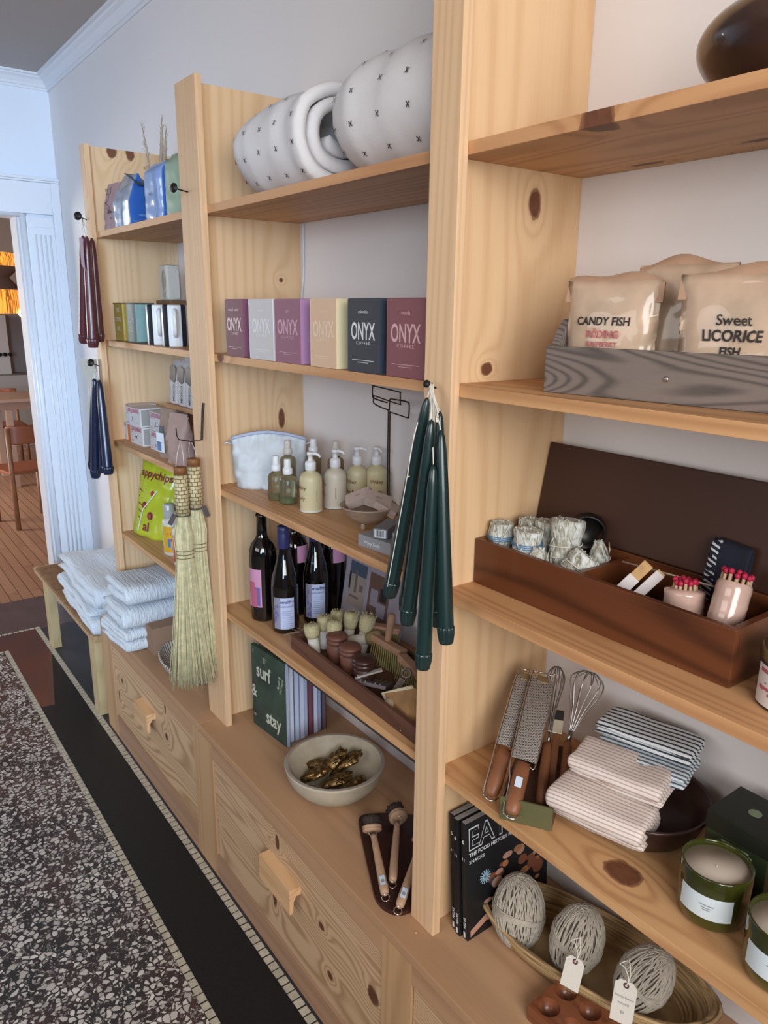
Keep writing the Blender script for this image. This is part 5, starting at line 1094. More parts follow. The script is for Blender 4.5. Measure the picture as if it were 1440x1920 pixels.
# ================================================================== LEFT BAY
def gbag(b, M, w, h, d, mf=0, ms=1, wr=.003, seed=0, fold=.72, top=1.0, lean=0, n=22, ns=28):
    b.g = (h, fold)
    """gusseted bag: rounded-rectangle section closing to a flat seam at the top"""
    vs = []; fs = []; fm = []
    def sec(v):
        k = 0 if v < fold else ((v - fold) / (1 - fold)) ** 1.3; dd = d * (1 - .96 * k); ww = w * (1 + .04 * k) * (.97 if v < .05 else 1) * (1 + (top - 1) * v); out = []
        for i in range(ns):
            a = 2 * PI * (i + .5) / ns; c_, s_ = math.cos(a), math.sin(a); q = 5
            r = (abs(c_) ** q + abs(s_) ** q) ** (-1 / q); out.append((c_ * r * ww / 2, s_ * r * dd / 2))
        return out
    for j in range(n + 1):
        v = j / n
        for i, (x, y) in enumerate(sec(v)):
            nv = noise.noise(V((x * 40 + seed, v * 6, y * 40))) * wr * (.4 if v < .05 else 1) + noise.noise(V((x * 110, v * 17 + seed, y * 90))) * wr * .5
            vs.append(M @ V((x + nv * .4, y + nv * (1 if y > 0 else -1) + lean * v * v, v * h)))
    for j in range(n):
        for i in range(ns):
            k = (i + 1) % ns; fs.append((j * ns + i, j * ns + k, (j + 1) * ns + k, (j + 1) * ns + i)); a = 2 * PI * (i + 1) / ns; fm.append(mf if abs(math.sin(a)) > .62 else ms)
    o = len(b.v); b.add(vs, fs, 0, True); b.m[-len(fs):] = fm
    b.add([vs_ for vs_ in [(Matrix(b.M).inverted() @ V(b.v[o + i])) for i in range(ns)]], [tuple(range(ns))[::-1]], mf)
    return b
def fronttext(b, M, s, x, z, d, size, m, bold=.01, sq=1, up=(0, 0, 1), ux=(1, 0, 0), lift=.004, side=False):
    q = b.M; b.M = M; h_, fo = getattr(b, 'g', (1, 1)); v_ = z / h_
    if v_ > fo: d = d * (1 - .96 * ((v_ - fo) / (1 - fo)) ** 1.3) + .002
    if side: b.text(s, (d, x, z), (0, 1, 0), (0, 0, 1), size, m, bold, sq, lift=lift)
    else: b.text(s, (x, -d / 2, z), ux, up, size, m, bold, sq, lift=lift)
    b.M = q
# top shelf coffee bags
z4 = L4 + e; CB = 'coffee bags on the top left shelf'
M_pinkbag = mat('dusty_pink_bag', '#a98d90', .5, bump=.1, bs=60); M_blueb = mat('bright_blue_bag', '#2f63b4', .4); M_lav = mat('silver_blue_bag', '#7f95bf', .3, coat=.4, var=.12, vs=20); M_silv = mat('silver_foil_edge', '#b4bccb', .25, .5, var=.25, vs=40); M_sgreen = mat('sage_green_bag', '#93a78f', .45)
t = thing('coffee_bag', 'dusty pink flat bag with a wavy line drawing, far left of the top shelf', 'coffee bag', (-1.715, -.235, z4), CB); M = rotz(.12, (-1.715, -.235, z4)) @ Matrix.Rotation(-.06, 4, 'X')
b = MB(); gbag(b, M, .092, .146, .040, 0, 0, .004, 1, .55); fronttext(b, M, 'drip', -.028, .122, .040, .013, 1, .01); fronttext(b, M, 'coffee', .010, .052, .040, .013, 1, .02); fronttext(b, M, 'ten', .020, .034, .040, .009, 1)
b.tube(catmull([M @ V((x, -.0245, z)) for x, z in ((.030, .128), (.022, .108), (-.004, .110), (.010, .100), (-.006, .086), (-.020, .084), (-.004, .078), (.012, .068), (.008, .060), (-.006, .066))], 5), .0007, 4, 1); b.build('bag', [M_pinkbag, M_ink], t)
t = thing('coffee_bag', 'bright blue bag with an open folded top, side panel facing right', 'coffee bag', (-1.55, -.235, z4), CB); M = rotz(.15, (-1.552, -.228, z4))
b = MB(); gbag(b, M, .082, .150, .105, 2, 0, .004, 5, .45, 1.0); q = MB()
b.build('bag', [M_blueb, M_ink, M_silv], t)
b = MB(); b.M = M; b.rect((.0435, -.008, .030), (0, 1, 0), (0, 0, 1), .022, .006, 0, .004)
for k in range(3): b.rect((.0435, -.030, .012 + k * .004), (0, 1, 0), (0, 0, 1), .05, .0012, 0, .004)
b.build('printed_lines', mat('pale_blue_print', '#5e86c4', .5), t)
b = MB(); b.M = M; b.strip([(0, 0), (.018, -.010), (.040, -.022), (.052, -.034)], (.002, -.002, .1495), (.9, .3, 0), (0, 0, 1), .05, .005, 0, .001, 40, 6, 0, 2); b.build('folded_top', mat('dark_foil', '#33405c', .4), t)
t = thing('glass_bottle', 'small clear bottle with dark cap between the two blue bags', 'bottle', (-1.40, -.20, z4)); c = V((-1.400, -.205, z4))
b = MB(); b.lathe([(.020, 0), (.022, .003), (.022, .075), (.018, .086), (.010, .092), (.010, .098)], c, (0, 0, 1), 24); b.build('bottle', mat('clear_bottle_glass'), t); b = MB(); b.lathe([(.015, .094), (.015, .122), (.012, .125), (0, .125)], c, (0, 0, 1), 20); b.build('cap', mat('navy_cap', '#2b3040', .4), t)
t = thing('coffee_bag', 'silvery blue printed bag with bright blue side, in front of the dried grass', 'coffee bag', (-1.30, -.235, z4), CB); M = rotz(.05, (-1.302, -.228, z4))
b = MB(); gbag(b, M, .104, .152, .078, 2, 0, .004, 9, .80); fronttext(b, M, 'TRUTH', -.022, .132, .078, .012, 1); fronttext(b, M, 'no.2', .014, .062, .078, .012, 1, .02); b.build('bag', [M_blueb, M_ink, M_lav], t)
t = thing('coffee_bag', 'sage green bag half hidden by the pine post, behind the lone hook', 'coffee bag', (-1.15, -.235, z4), CB); M = rotz(.08, (-1.150, -.228, z4))
b = MB(); gbag(b, M, .110, .156, .070, 0, 0, .005, 13, .80); fronttext(b, M, 'brew', -.020, .132, .070, .011, 1); b.build('bag', [M_sgreen, M_ink], t)
M_grass = mat('dried_grass', '#b0a08c', .9)
t = thing('dried_grass', 'dried grass stems rising behind the silvery blue bag', 'dried grass', (-1.66, -.12, z4)); rnd = random.Random(2)
for p1, th in (((-1.722, -.12, 1.690), .0035), ((-1.553, -.12, 1.690), .006), ((-1.525, -.12, 1.650), .005)):
    p0 = V((-1.64, -.12, z4)); p1 = V(p1); b = MB(); pts = [p0.lerp(p1, i / 8) + V((.006 * math.sin(i * 1.3), 0, 0)) for i in range(9)]; b.tube(pts, .001, 5, rads=[.0012] * 5 + [th * .8, th, th * .7, .0006])
    for k in range(26): f_ = rnd.uniform(.55, .98); p = p0.lerp(p1, f_); b.tube([p, p + (p1 - p0).normalized() * .02 + V((rnd.uniform(-.008, .008), rnd.uniform(-.008, .008), 0))], .0006, 4)
    b.build('stem', M_grass, t)
# third shelf: oil tins, mugs, wooden blocks
z3 = L3 + e
for xx, cf_, cs_, lb in ((-1.662, '#9c8138', '#c7a94a', 'gold olive oil tin on the left'), (-1.540, '#6f7f7c', '#8fb3b0', 'teal olive oil tin right of the gold one')):
    t = thing('olive_oil_tin', lb, 'oil tin', (xx, -.24, z3), 'olive oil tins on the third shelf'); M = rotz(.0, (xx, -.235, z3)); b = MB(); b.M = M
    b.box((-.044, -.030, 0), (.044, .030, .120), 0, .004); b.box((-.045, -.031, .117), (.045, .031, .1205), 2, .001); b.box((-.045, -.031, 0), (.045, .031, .003), 2, .001); b.rect((.044, -.026, .005), (0, 1, 0), (0, 0, 1), .052, .110, 1, .0004)
    for s_, z_ in (('THE', .092), ('OLIVE', .063), ('OIL', .034)): b.text(s_, (-.002, -.030, z_), (1, 0, 0), (0, 0, 1), .019, 3, .01, 1.1)
    nm = 'gold' if xx < -1.6 else 'teal'; b.build('tin', [mat('tin_%s_front' % nm, cf_, .4), mat('tin_%s_side' % nm, cs_, .3, .3), mat('tin_%s_rim' % nm, '#6e6238' if nm == 'gold' else '#3c4a44', .4), mat('pale_tin_print', '#cfc8b0', .5)], t)
M_mugw = mat('white_glazed_ceramic', '#dcdddc', .25); M_mugb = mat('black_glazed_stripe', '#1f262b', .3)
for (x, y, lb) in ((-1.415, -.222, 'left white mug with black vertical stripes'), (-1.290, -.222, 'right white mug with black vertical stripes, by the pine post')):
    c = V((x, y, z3)); t = thing('striped_mug', lb, 'mug', tuple(c), 'striped mugs on the third shelf'); aa = tocam(c); b = MB(); r = .037
    for i in range(24):
        a0_, a1_ = aa + 2 * PI * i / 24, aa + 2 * PI * (i + 1) / 24; m_ = 1 if i in (2, 3, 7, 8, 12, 15, 16, 20, 21) else 0; vs = []
        for z_, rr in ((0, r * .96), (.004, r), (.112, r), (.116, r - .002), (.112, r - .005)):
            for a in (a0_, a1_): vs.append(c + V((rr * math.cos(a), rr * math.sin(a), z_)))
        b.add(vs, [(0, 1, 3, 2), (2, 3, 5, 4), (4, 5, 7, 6), (6, 7, 9, 8)], m_, True)
    b.lathe([(r - .005, .10), (0, .10)], c, (0, 0, 1), 24, 0); b.lathe([(r * .96, 0), (0, 0)], c, (0, 0, 1), 24, 0); b.build('cup', [M_mugw, M_mugb], t)
    d = V((math.cos(aa), math.sin(aa), 0)); b = MB(); b.tube(catmull([c + d * (r - .002) + V((0, 0, .098)), c + d * (r + .018) + V((0, 0, .098)), c + d * (r + .026) + V((0, 0, .070)), c + d * (r + .020) + V((0, 0, .040)), c + d * (r - .002) + V((0, 0, .028))], 6), .0065, 10, flat=.7); b.build('handle', M_mugw, t)
b = MB(); b.box((-1.585, -.165, z3), (-1.465, -.085, 1.155), 0, .002); o = b.build('wooden_block', mat('mid_brown_wood_block', '#7a5c42', .5, var=.25, vs=20), None, (-1.52, -.12, z3)); tag(o, 'brown wooden block standing behind the striped mugs', 'block')
b = MB(); b.box((-1.575, -.155, 1.1555), (-1.512, -.105, 1.262), 0, .008); b.blob((-1.530, -.156, 1.215), (.016, .003, .032), 1, 2); b.blob((-1.530, -.157, 1.178), (.010, .003, .016), 1, 2)
o = b.build('cream_carton', [mat('cream_carton_board', '#c6c0b2', .6), mat('tan_printed_motif', '#a39480', .6)], None, (-1.53, -.13, 1.1555)); tag(o, 'cream carton with a tan printed motif standing on the brown wooden block', 'carton')
b = MB(); b.M = Matrix.Translation((-1.440, -.150, 1.245)); b.prism([(-.020, -.085), (.022, -.085), (.022, -.008), (.010, 0), (-.008, 0), (-.020, -.012)], (0, 0, 0), (1, 0, 0), (0, 0, 1), .001, 0); b.tube([(.0, -.001, -.010), (.01, -.002, .01), (.02, .0, .05)], .0008, 4, 0); o = b.build('paper_tag', mat('cream_tag_card'), None, (-1.44, -.15, 1.2)); tag(o, 'cream hanging tag half hidden by the pine post above the right mug', 'price tag')
b = MB(); b.box((-1.405, -.120, z3), (-1.375, -.090, 1.17), 0, .003); o = b.build('white_tube', M_cap, None, (-1.39, -.1, z3)); tag(o, 'slim white upright box at the back behind the right striped mug', 'box')
# second shelf: canned fish boxes, riser, bags
z2 = L2 + e; M_zb = mat('white_fish_box', '#d2cbc9', .5); M_zp = mat('pink_box_print', '#b4546e', .5); M_zg = mat('grey_box_side', '#9a9792', .5); M_zo = mat('orange_box', '#e0803c', .5)
def fishbox(lb, x, y, k, yaw, orange=False):
    z_ = z2 + k * .0625; t = thing('canned_fish_box', lb, 'tinned fish box', (x, y, z_), 'stacked pink and white tinned fish boxes'); b = MB(); b.M = rotz(yaw, (x, y, z_)); w_ = .112; d_ = .085; h_ = .0615
    b.box((-w_ / 2, 0, 0), (w_ / 2, d_, h_), 0, .0006); b.text('ZARQUIEÑAS', (0, 0, h_ * .74), (1, 0, 0), (0, 0, 1), .0185, 1, .03, .80)
    for q in ((-.048, .006, .020, .0016), (-.048, .010, .016, .0016), (.028, .010, .018, .0014), (-.048, .040, .03, .0012)): b.rect((q[0], 0, q[1]), (1, 0, 0), (0, 0, 1), q[2], q[3], 1)
    rnd = random.Random(int(x * 999 + k)); pts = [(rnd.uniform(-.014, .02), -.0006, rnd.uniform(.014, .036)) for _ in range(6)]; b.tube(catmull(pts, 4), .0007, 4, 3); b.rect((w_ / 2, .004, .004), (0, 1, 0), (0, 0, 1), d_ - .008, h_ - .008, 2)
    b.build('box', [M_zb, M_zp, M_zg, M_ink], t)
fishbox('bottom left tinned fish box under the stack', -1.815, -.235, 0, .0); fishbox('bottom middle tinned fish box under the stack', -1.648, -.240, 0, .03); fishbox('bottom right tinned fish box under the stack, against the brown bags', -1.492, -.228, 0, .02)
fishbox('top left tinned fish box on the stack', -1.775, -.225, 1, .0); fishbox('top middle tinned fish box on the stack, turned a little', -1.655, -.245, 1, .10); fishbox('top right tinned fish box on the stack', -1.495, -.225, 1, .0)
b = MB(); b.box((-1.744, -.238, z2), (-1.716, -.150, z2 + .058), 0, .0006); o = b.build('canned_fish_box', M_zo, None, (-1.73, -.19, z2)); tag(o, 'orange tinned fish box edge between the two lower white boxes', 'tinned fish box', 'stacked pink and white tinned fish boxes')
t = thing('riser', 'small pine riser shelf carrying the white lettered bags', 'riser', (-1.37, -.11, z2)); xr0, xr1 = -1.545, -1.200
b = MB(); b.box((xr0, -.172, .818), (xr1, -.012, .831), 0, .0008); b.build('top_board', M_shelf, t)
for xx in (xr0, xr1 - .014): b = MB(); b.box((xx, -.120, z2), (xx + .014, -.014, .818)); b.build('side_board', M_shelf, t)
M_wbag = mat('white_paper_bag', '#c4bfbb', .6, bump=.15, bs=80); M_dkw = mat('dark_window_patch', '#3a302c', .4)
for i, (x, lb) in enumerate(((-1.512, 'left white bag lettered MEXICO on the riser'), (-1.448, 'middle white bag lettered MEXICO on the riser'), (-1.384, 'right white bag lettered MEXICO on the riser'))):
    t = thing('paper_bag', lb, 'paper bag', (x, -.14, .832), 'white MEXICO bags on the riser'); M = rotz(.1, (x, -.135, .8315)) @ Matrix.Rotation(.13, 4, 'Y'); b = MB(); gbag(b, M, .066, .138, .045, 0, 0, .003, i, .70)
    b.M = M; b.prism([(-.018, .078), (.012, .070), (.022, .082), (.022, .120), (-.006, .128), (-.018, .116)], (0, -.0262, 0), (1, 0, 0), (0, 0, 1), -.0006, 1); b.text('MEXICO', (.014, -.0225, .038), (0, 0, 1), (-1, 0, 0), .015, 2, .01, lift=.0035); b.build('bag', [M_wbag, M_dkw, M_ink], t)
b = MB(); b.blob((-1.320, -.130, .878), (.035, .028, .046), 0, 3, .1, 8, 2); o = b.build('dark_jar_bundle', mat('navy_violet_wrap', '#3f4668', .6, var=.4, vs=50), None, (-1.32, -.13, .832)); tag(o, 'dark navy wrapped bundle right of the MEXICO bags, by the post', 'bundle')
for (x, y, w_, mm, lb, sd) in ((-1.375, -.225, .085, 'kraft_bag_tan', 'kraft bag with a blue and white picture, beside the fish boxes', 3), (-1.262, -.238, .095, 'kraft_bag_pinkish', 'plain pinkish kraft bag under the riser, in front', 7)):
    t = thing('kraft_bag', lb, 'paper bag', (x, y, z2), 'kraft bags on the second shelf'); M = rotz(.18, (x, y, z2)); b = MB(); gbag(b, M, w_, .150, .050, 0, 0, .008, sd, .45)
    if sd == 3: b.M = M; b.rect((-.030, -.026, .018), (1, 0, 0), (0, 0, 1), .044, .060, 1, .005); b.rect((-.026, -.026, .022), (1, 0, 0), (0, 0, 1), .022, .028, 2, .0058); b.rect((-.010, -.026, .078), (1, 0, 0), (0, 0, 1), .020, .022, 3, .005)
    b.build('bag', [mat(mm, '#8f7868' if sd == 3 else '#a3877d', .7, bump=.3, bs=40), M_paperw, mat('blue_printed_square', '#4f6c9a', .5), mat('teal_dark_patch', '#3f4d55', .5)], t)
# first shelf: yellow bags, lotion bottles
z1 = L1 + .006 + e; M_yel = mat('acid_yellow_green_bag', '#b9bf2c', .35, coat=.3, var=.12, vs=14); M_mar = mat('maroon_print', '#7d2a2c', .5)
t = thing('snack_bag', 'acid yellow green snack bag with maroon lettering, leaning in the lower left bay', 'snack bag', (-1.62, -.19, z1), 'yellow green snack bags'); M = Matrix.Translation((-1.668, -.205, z1)) @ Matrix.Rotation(.42, 4, 'Z') @ Matrix.Rotation(-.16, 4, 'X') @ Matrix.Rotation(.10, 4, 'Y')
f = bagfn(.180, .262, .072, M, .011, 3); b = MB(); bag(b, f, 20, 26)
bagtext(b, f, 'appychips', .53, .80, .215, .145, 1, .03); bagtext(b, f, 'al', .50, .085, .26, .17, 1, .03)
for (u, v, rr) in ((.38, .42, .045), (.58, .30, .05), (.55, .60, .035)):
    q = [(u + math.cos(a) * rr * 1.4 * (1 + .15 * (k % 2)), v + math.sin(a) * rr * (1 + .15 * (k % 2))) for k, a in enumerate([2 * PI * k / 24 for k in range(24)])]; b.add([f(x, y, 1, .0022) for x, y in q], [tuple(range(24))], 1 if rr > .04 else 2)
    q = [(u + math.cos(a) * rr * .8, v + math.sin(a) * rr * .55) for a in [2 * PI * k / 16 for k in range(16)]]; b.add([f(x, y, 1, .0030) for x, y in q], [tuple(range(16))], 2)
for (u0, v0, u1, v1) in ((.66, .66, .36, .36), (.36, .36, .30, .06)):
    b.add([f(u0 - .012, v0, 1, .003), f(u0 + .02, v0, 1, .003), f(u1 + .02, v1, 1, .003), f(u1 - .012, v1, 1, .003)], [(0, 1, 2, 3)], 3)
for k in range(5): b.add([f(.12 + .03 * k, .62 - .09 * k, 1, .002), f(.26 + .02 * k, .60 - .09 * k, 1, .002), f(.26 + .02 * k, .585 - .09 * k, 1, .002), f(.12 + .03 * k, .605 - .09 * k, 1, .002)], [(0, 1, 2, 3)], 1)
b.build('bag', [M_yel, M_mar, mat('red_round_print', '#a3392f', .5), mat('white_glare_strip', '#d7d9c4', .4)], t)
t = thing('snack_bag', 'second yellow green snack bag in shade behind the brooms', 'snack bag', (-1.45, -.10, z1), 'yellow green snack bags'); M = Matrix.Translation((-1.440, -.110, z1)) @ Matrix.Rotation(.3, 4, 'Z') @ Matrix.Rotation(-.1, 4, 'X'); f = bagfn(.170, .262, .06, M, .010, 8); b = MB(); bag(b, f, 18, 22); bagtext(b, f, 'appychips', .5, .80, .215, .145, 1, .03); b.build('bag', [M_yel, M_mar], t)
def lotion(lb, x, y, lab, cap):
    c = V((x, y, z1)); t = thing('lotion_bottle', lb, 'lotion bottle', tuple(c), 'lotion bottles on the first shelf'); r = .031
    b = MB(); b.lathe([(r - .003, 0), (r, .003), (r, .110), (r - .004, .118), (.014, .122), (.014, .125)], c, (0, 0, 1), 30, 0, sy=.75); aa = tocam(c)
    vs = []
    for i in range(17):
        a = -1.25 + 2.5 * i / 16 + aa
        for z_ in (.012, .100): vs.append(c + V(((r + .0006) * math.cos(a), (r + .0006) * .75 * math.sin(a), z_)))
    b.add(vs, [(2 * i, 2 * i + 2, 2 * i + 3, 2 * i + 1) for i in range(16)], 1, True)
    for (a_, z_, w_, h_, m_) in ((-.5, .030, .35, .030, 2), (-.55, .072, .5, .008, 3), (-.3, .050, .4, .008, 3), (.0, .020, .3, .012, 2)):
        vs = [c + V(((r + .0012) * math.cos(aa + a), (r + .0012) * .75 * math.sin(aa + a), z)) for a in (a_, a_ + w_) for z in (z_, z_ + h_)]; b.add(vs, [(0, 2, 3, 1)], m_)
    b.build('bottle', [mat('creamy_bottle', '#cfccc0', .4), lab, mat('blue_label_mark', '#3f7fb5', .5), mat('red_label_mark', '#c4442f', .5)], t)
    b = MB(); b.lathe([(.0185, .124), (.0190, .126), (.0185, .168), (.0165, .171), (0, .171)], c, (0, 0, 1), 24); b.build('cap', cap, t)
lotion('clear-capped lotion bottle with yellow label beside the yellow bag', -1.440, -.222, mat('yellow_label', '#d9a521', .5), mat('clear_grey_cap', '#a8a8a2', .15, coat=.5)); lotion('lotion bottle with red label, mostly behind the brooms', -1.320, -.235, mat('red_label', '#b93a3a', .5), mat('clear_grey_cap'))

# ------------------------------------------------------------------ blankets, box, basket on the left worktop and bench
def muslin():
    mt, g = newmat('white_crinkled_muslin'); g.bs.inputs['Base Color'].default_value = hx('#d6dde4'); g.bs.inputs['Roughness'].default_value = .95
    n = g.noise(g.coords((10, 110, 30)), 1.2, 3, .6, .6); g.bump(n, .9, .008); return mt
M_mus = muslin()
def blanket(lb, c, yaw, w, L, n, dz, seed, grp='folded white muslin blankets', amp=.008, roll=False):
    b = MB(); b.M = Matrix.Translation(c) @ Matrix.Rotation(yaw, 4, 'Z'); p = serp(L - dz, n, dz)
    if roll: p = [(L - .045 + x, .030 + y) for x, y in spiral(.006, .030, 1.6, 14, -1.57)][::-1] ; p = [(0, .004)] + [(L * k / 8 - .0, .004) for k in range(1, 7)] + [(x, y) for x, y in spiral(.008, .034, 1.5, 14, -PI / 2 - 3 * PI)][::-1][::-1] if False else serp(L - dz, n, dz)
    b.strip([(x - L / 2 + dz / 2, z + dz * .5) for x, z in p], (0, 0, 0), (1, 0, 0), (0, 0, 1), w - dz, dz * .90, 0, amp, 8, 18, .04, seed)
    zf = c[2]; b.v = [(v[0], v[1], max(v[2], zf + .0006)) for v in b.v]
    o = b.build('folded_blanket', M_mus, None, tuple(c)); return tag(o, lb, 'blanket', grp)
blanket('folded white blanket at the bottom of the right pile on the worktop', (-1.630, -.222, e), .03, .330, .240, 4, .0190, 3, amp=.010)
blanket('folded white blanket in the middle of the right pile, rolled fold facing out', (-1.634, -.225, .0790), .02, .320, .236, 2, .0370, 5)
blanket('folded white blanket on top of the right pile under the shelf', (-1.636, -.215, .1560), .02, .310, .232, 2, .0360, 8)
blanket('folded white blanket lying on the bench under the left pile', (-2.235, -.215, -.1085), -.04, .300, .58, 3, .032, 12, amp=.014)
blanket('puffy white blanket on top of the left pile on the bench', (-2.260, -.205, -.0110), -.03, .290, .62, 2, .046, 15, amp=.018)
b = MB(); b.box((-1.510, -.305, e), (-1.443, -.165, .096), 0, .0008); o = b.build('cardboard_box', mat('plain_kraft_cardboard', '#9a7a62', .8), None, (-1.48, -.235, e)); tag(o, 'plain kraft cardboard box between the towel pile and the striped basket', 'box')
t = thing('striped_basket', 'shallow oval white basket with black lacing lines behind the brooms', 'basket', (-1.280, -.232, e)); c = V((-1.285, -.238, e)); b = MB()
def sm():
    mt, g = newmat('white_black_coiled_basket'); tc = g.coords(loc=(0, 0, 0)); sp = g.add('ShaderNodeSeparateXYZ'); g.link(tc, sp.inputs[0]); a = g.math('ARCTAN2', g.math('MULTIPLY', sp.outputs[1], 1.5), sp.outputs[0]); s = g.math('SINE', g.math('MULTIPLY', a, 64))
    g.link(g.mix(g.math('GREATER_THAN', s, .55), '#cdc6ba', '#3c3a3b'), g.bs.inputs['Base Color']); g.bs.inputs['Roughness'].default_value = .7; return mt
M_cb = sm(); b.lathe([(.112, 0), (.130, .003), (.145, .018), (.155, .036), (.153, .040), (.147, .036), (.136, .016), (.118, .007), (0, .006)], c, (0, 0, 1), 64, sy=.58); b.build('body', M_cb, t)
b = MB(); b.tube([c + V((.153 * math.cos(a), .153 * .58 * math.sin(a), .038)) for a in [2 * PI * i / 60 for i in range(60)]], .0042, 8, closed=True); b.build('rim', M_cb, t)
# bench
t = thing('bench', 'low pale wooden bench with a woven cord seat left of the cabinets', 'bench', (-2.45, -.255, FZ)); M_bw = wood('pale_ash_bench', '#c9b68c', '#a38b5c', 'Z', 10, 8, .4, .1, 81, (), .5, '#bda67c'); M_bx = wood('ash_bench_rail', '#b99a72', '#94744e', 'X', 10, 8, .4, .1, 83, (), .45)
bx0, bx1, by0, by1, bz = -2.96, -1.960, -.368, -.135, -.110
for xx in (-2.795, bx1 - .085):
    for yy in (by0 + .002, by1 - .040):
        b = MB(); b.box((xx, yy, FZ + .0004), (xx + .082 * (1 if yy > -.3 or True else 1), yy + .038, bz - .028), 0, .002); b.build('leg', M_bw, t)
for yy in (by0, by1 - .022): b = MB(); b.box((bx0, yy, bz - .028), (bx1, yy + .022, bz), 0, .003); b.build('rail', M_bx, t)
for xx in (bx0, bx1 - .035): b = MB(); b.box((xx, by0 + .022, bz - .028), (xx + .035, by1 - .022, bz - .001), 0, .003); b.build('end_rail', M_bx, t)
b = MB(); b.box((bx0 + .035, by0 + .020, bz - .016), (bx1 - .035, by1 - .020, bz - .006), 1); n = 62
for i in range(n): x = bx0 + .040 + (bx1 - bx0 - .08) * i / (n - 1); b.tube([(x, by0 - .001, bz - .004), (x, by0 + .010, bz + .0035), (x + .001, (by0 + by1) / 2, bz + .0035 + .001 * (i % 2)), (x, by1 - .010, bz + .0035), (x, by1 + .001, bz - .004)], .0040, 6, 0)
b.build('woven_seat', [mat('tan_paper_cord', '#8a6240', .75, var=.35, vs=25), mat('seat_shadow_cord', '#54402e', .8)], t)

# ------------------------------------------------------------------ hooks, candles, brooms
def nail(lb, p, q, headr=.009):
    p = V(p); q = V(q); b = MB(); b.tube([p + V((0, .004, 0)), p.lerp(q, .5), q], .0016, 8); d = (q - p).normalized(); b.lathe([(.0001, .004), (.004, .0035), (headr, .001), (headr, -.001), (.003, -.003)], q, d, 18); o = b.build('iron_hook', M_iron, None, tuple(p)); return tag(o, lb, 'hook', 'black iron hooks on the pine posts')
FF = F - .0002
nail('black iron hook at the top of the far left post holding the maroon candles', (-1.806, FF, 1.405), (-1.764, -.335, 1.411), .013)
nail('black iron hook on the far left post holding the navy candles', (-1.803, FF, .936), (-1.770, -.335, .952), .013)
nail('empty black iron hook high on the middle post', (-.966, FF, 1.400), (-.948, -.338, 1.404), .011)
nail('black iron hook on the tall right post holding the green candles', (-.036, FF, 1.018), (-.030, -.321, 1.027), .006)
def candle(lb, p0, p1, m, r, grp, hook, flute=True):
    """p0 tip, p1 base"""
    p0 = V(p0); p1 = V(p1); d = p1 - p0; L = d.length; t = thing('taper_candle', lb, 'taper candle', tuple(p1), grp)
    b = MB(); prof = [(.0003, 0), (r * .25, .003), (r * .45, .010), (r * .62, .030)] + [(r * (.66 + .34 * (k / 8) ** .8), .03 + (L * .90 - .03) * k / 8) for k in range(1, 9)] + [(r * 1.0, L * .915)]
    b.lathe(prof, p0, d, 24, cap1=False); b.lathe([(r * 1.0, L * .915), (r * 1.06, L * .925), (r * 1.02, L * .955), (r * .88, L * .99), (r * .80, L)], p0, d, 64, rip=.07, rk=15); b.build('taper', m, t)
    b = MB(); hk = V(hook); mid = p0.lerp(hk, .5) + V((.002, -.002, -.002)); b.tube([p0 + d.normalized() * .002, mid, hk], .0008, 5); b.build('wick', M_string, t)
M_green = mat('deep_green_wax', '#112a2a', .30, spec=.6, coat=.25); M_maroon = mat('maroon_wax', '#54272b', .30, spec=.6, coat=.25); M_navyw = mat('navy_wax', '#171f38', .28, spec=.6, coat=.25)
G = 'green taper candles hanging on the tall post'; hk = (-.030, -.312, 1.024)
for lb, a, b_, r in (('green taper candle hanging farthest left of the bunch', (-.007, -.338, 1.010), (-.081, -.348, .670), .0125), ('green taper candle second from left in front, fluted foot tilted', (.013, -.345, .980), (-.026, -.353, .640), .0125),
                     ('longest-hanging green taper candle, lowest foot of the bunch', (.028, -.352, .915), (.023, -.358, .582), .0128), ('green taper candle farthest right of the bunch', (.024, -.336, .965), (.060, -.343, .636), .0125),
                     ('green taper candle at the back left, only its foot showing', (-.030, -.3135, .986), (-.082, -.3135, .634), .0115), ('green taper candle at the back between the two right ones', (-.006, -.3135, .988), (.002, -.3135, .637), .0115)):
    candle(lb, a, b_, M_green, r, G, hk)
b = MB(); rnd = random.Random(4)
for k in range(9): b.tube(catmull([V(hk) + V((rnd.uniform(-.004, .004), rnd.uniform(-.004, .002), .004)), V(hk) + V((.020 + rnd.uniform(-.006, .006), -.014, -.014)), V((.010 + rnd.uniform(-.012, .012), -.338, .985 + rnd.uniform(-.014, .008)))], 4), .0012, 5)
b.tube(catmull([V(hk), (-.016, -.352, .960), (-.020, -.362, .895), (-.016, -.362, .890)], 5), .0009, 5); b.tube(catmull([(-.014, -.356, .955), (-.026, -.366, .850), (-.058, -.370, .698)], 5), .0007, 5)
o = b.build('hanging_string', M_string, None, hk); tag(o, 'knotted white string tying the green candles to the hook', 'string')
hk = (-1.790, -.315, 1.408); Gm = 'maroon taper candles on the far left post'
for lb, a, b_ in (('left maroon taper candle', (-1.722, -.336, 1.350), (-1.800, -.342, 1.015)), ('front right maroon taper candle, hanging slightly lower', (-1.664, -.343, 1.340), (-1.672, -.349, 1.006)), ('maroon taper candle at the back right', (-1.700, -.316, 1.342), (-1.708, -.318, 1.022)), ('maroon taper candle at the back left', (-1.755, -.316, 1.352), (-1.812, -.318, 1.023))):
    candle(lb, a, b_, M_maroon, .0165, Gm, hk)
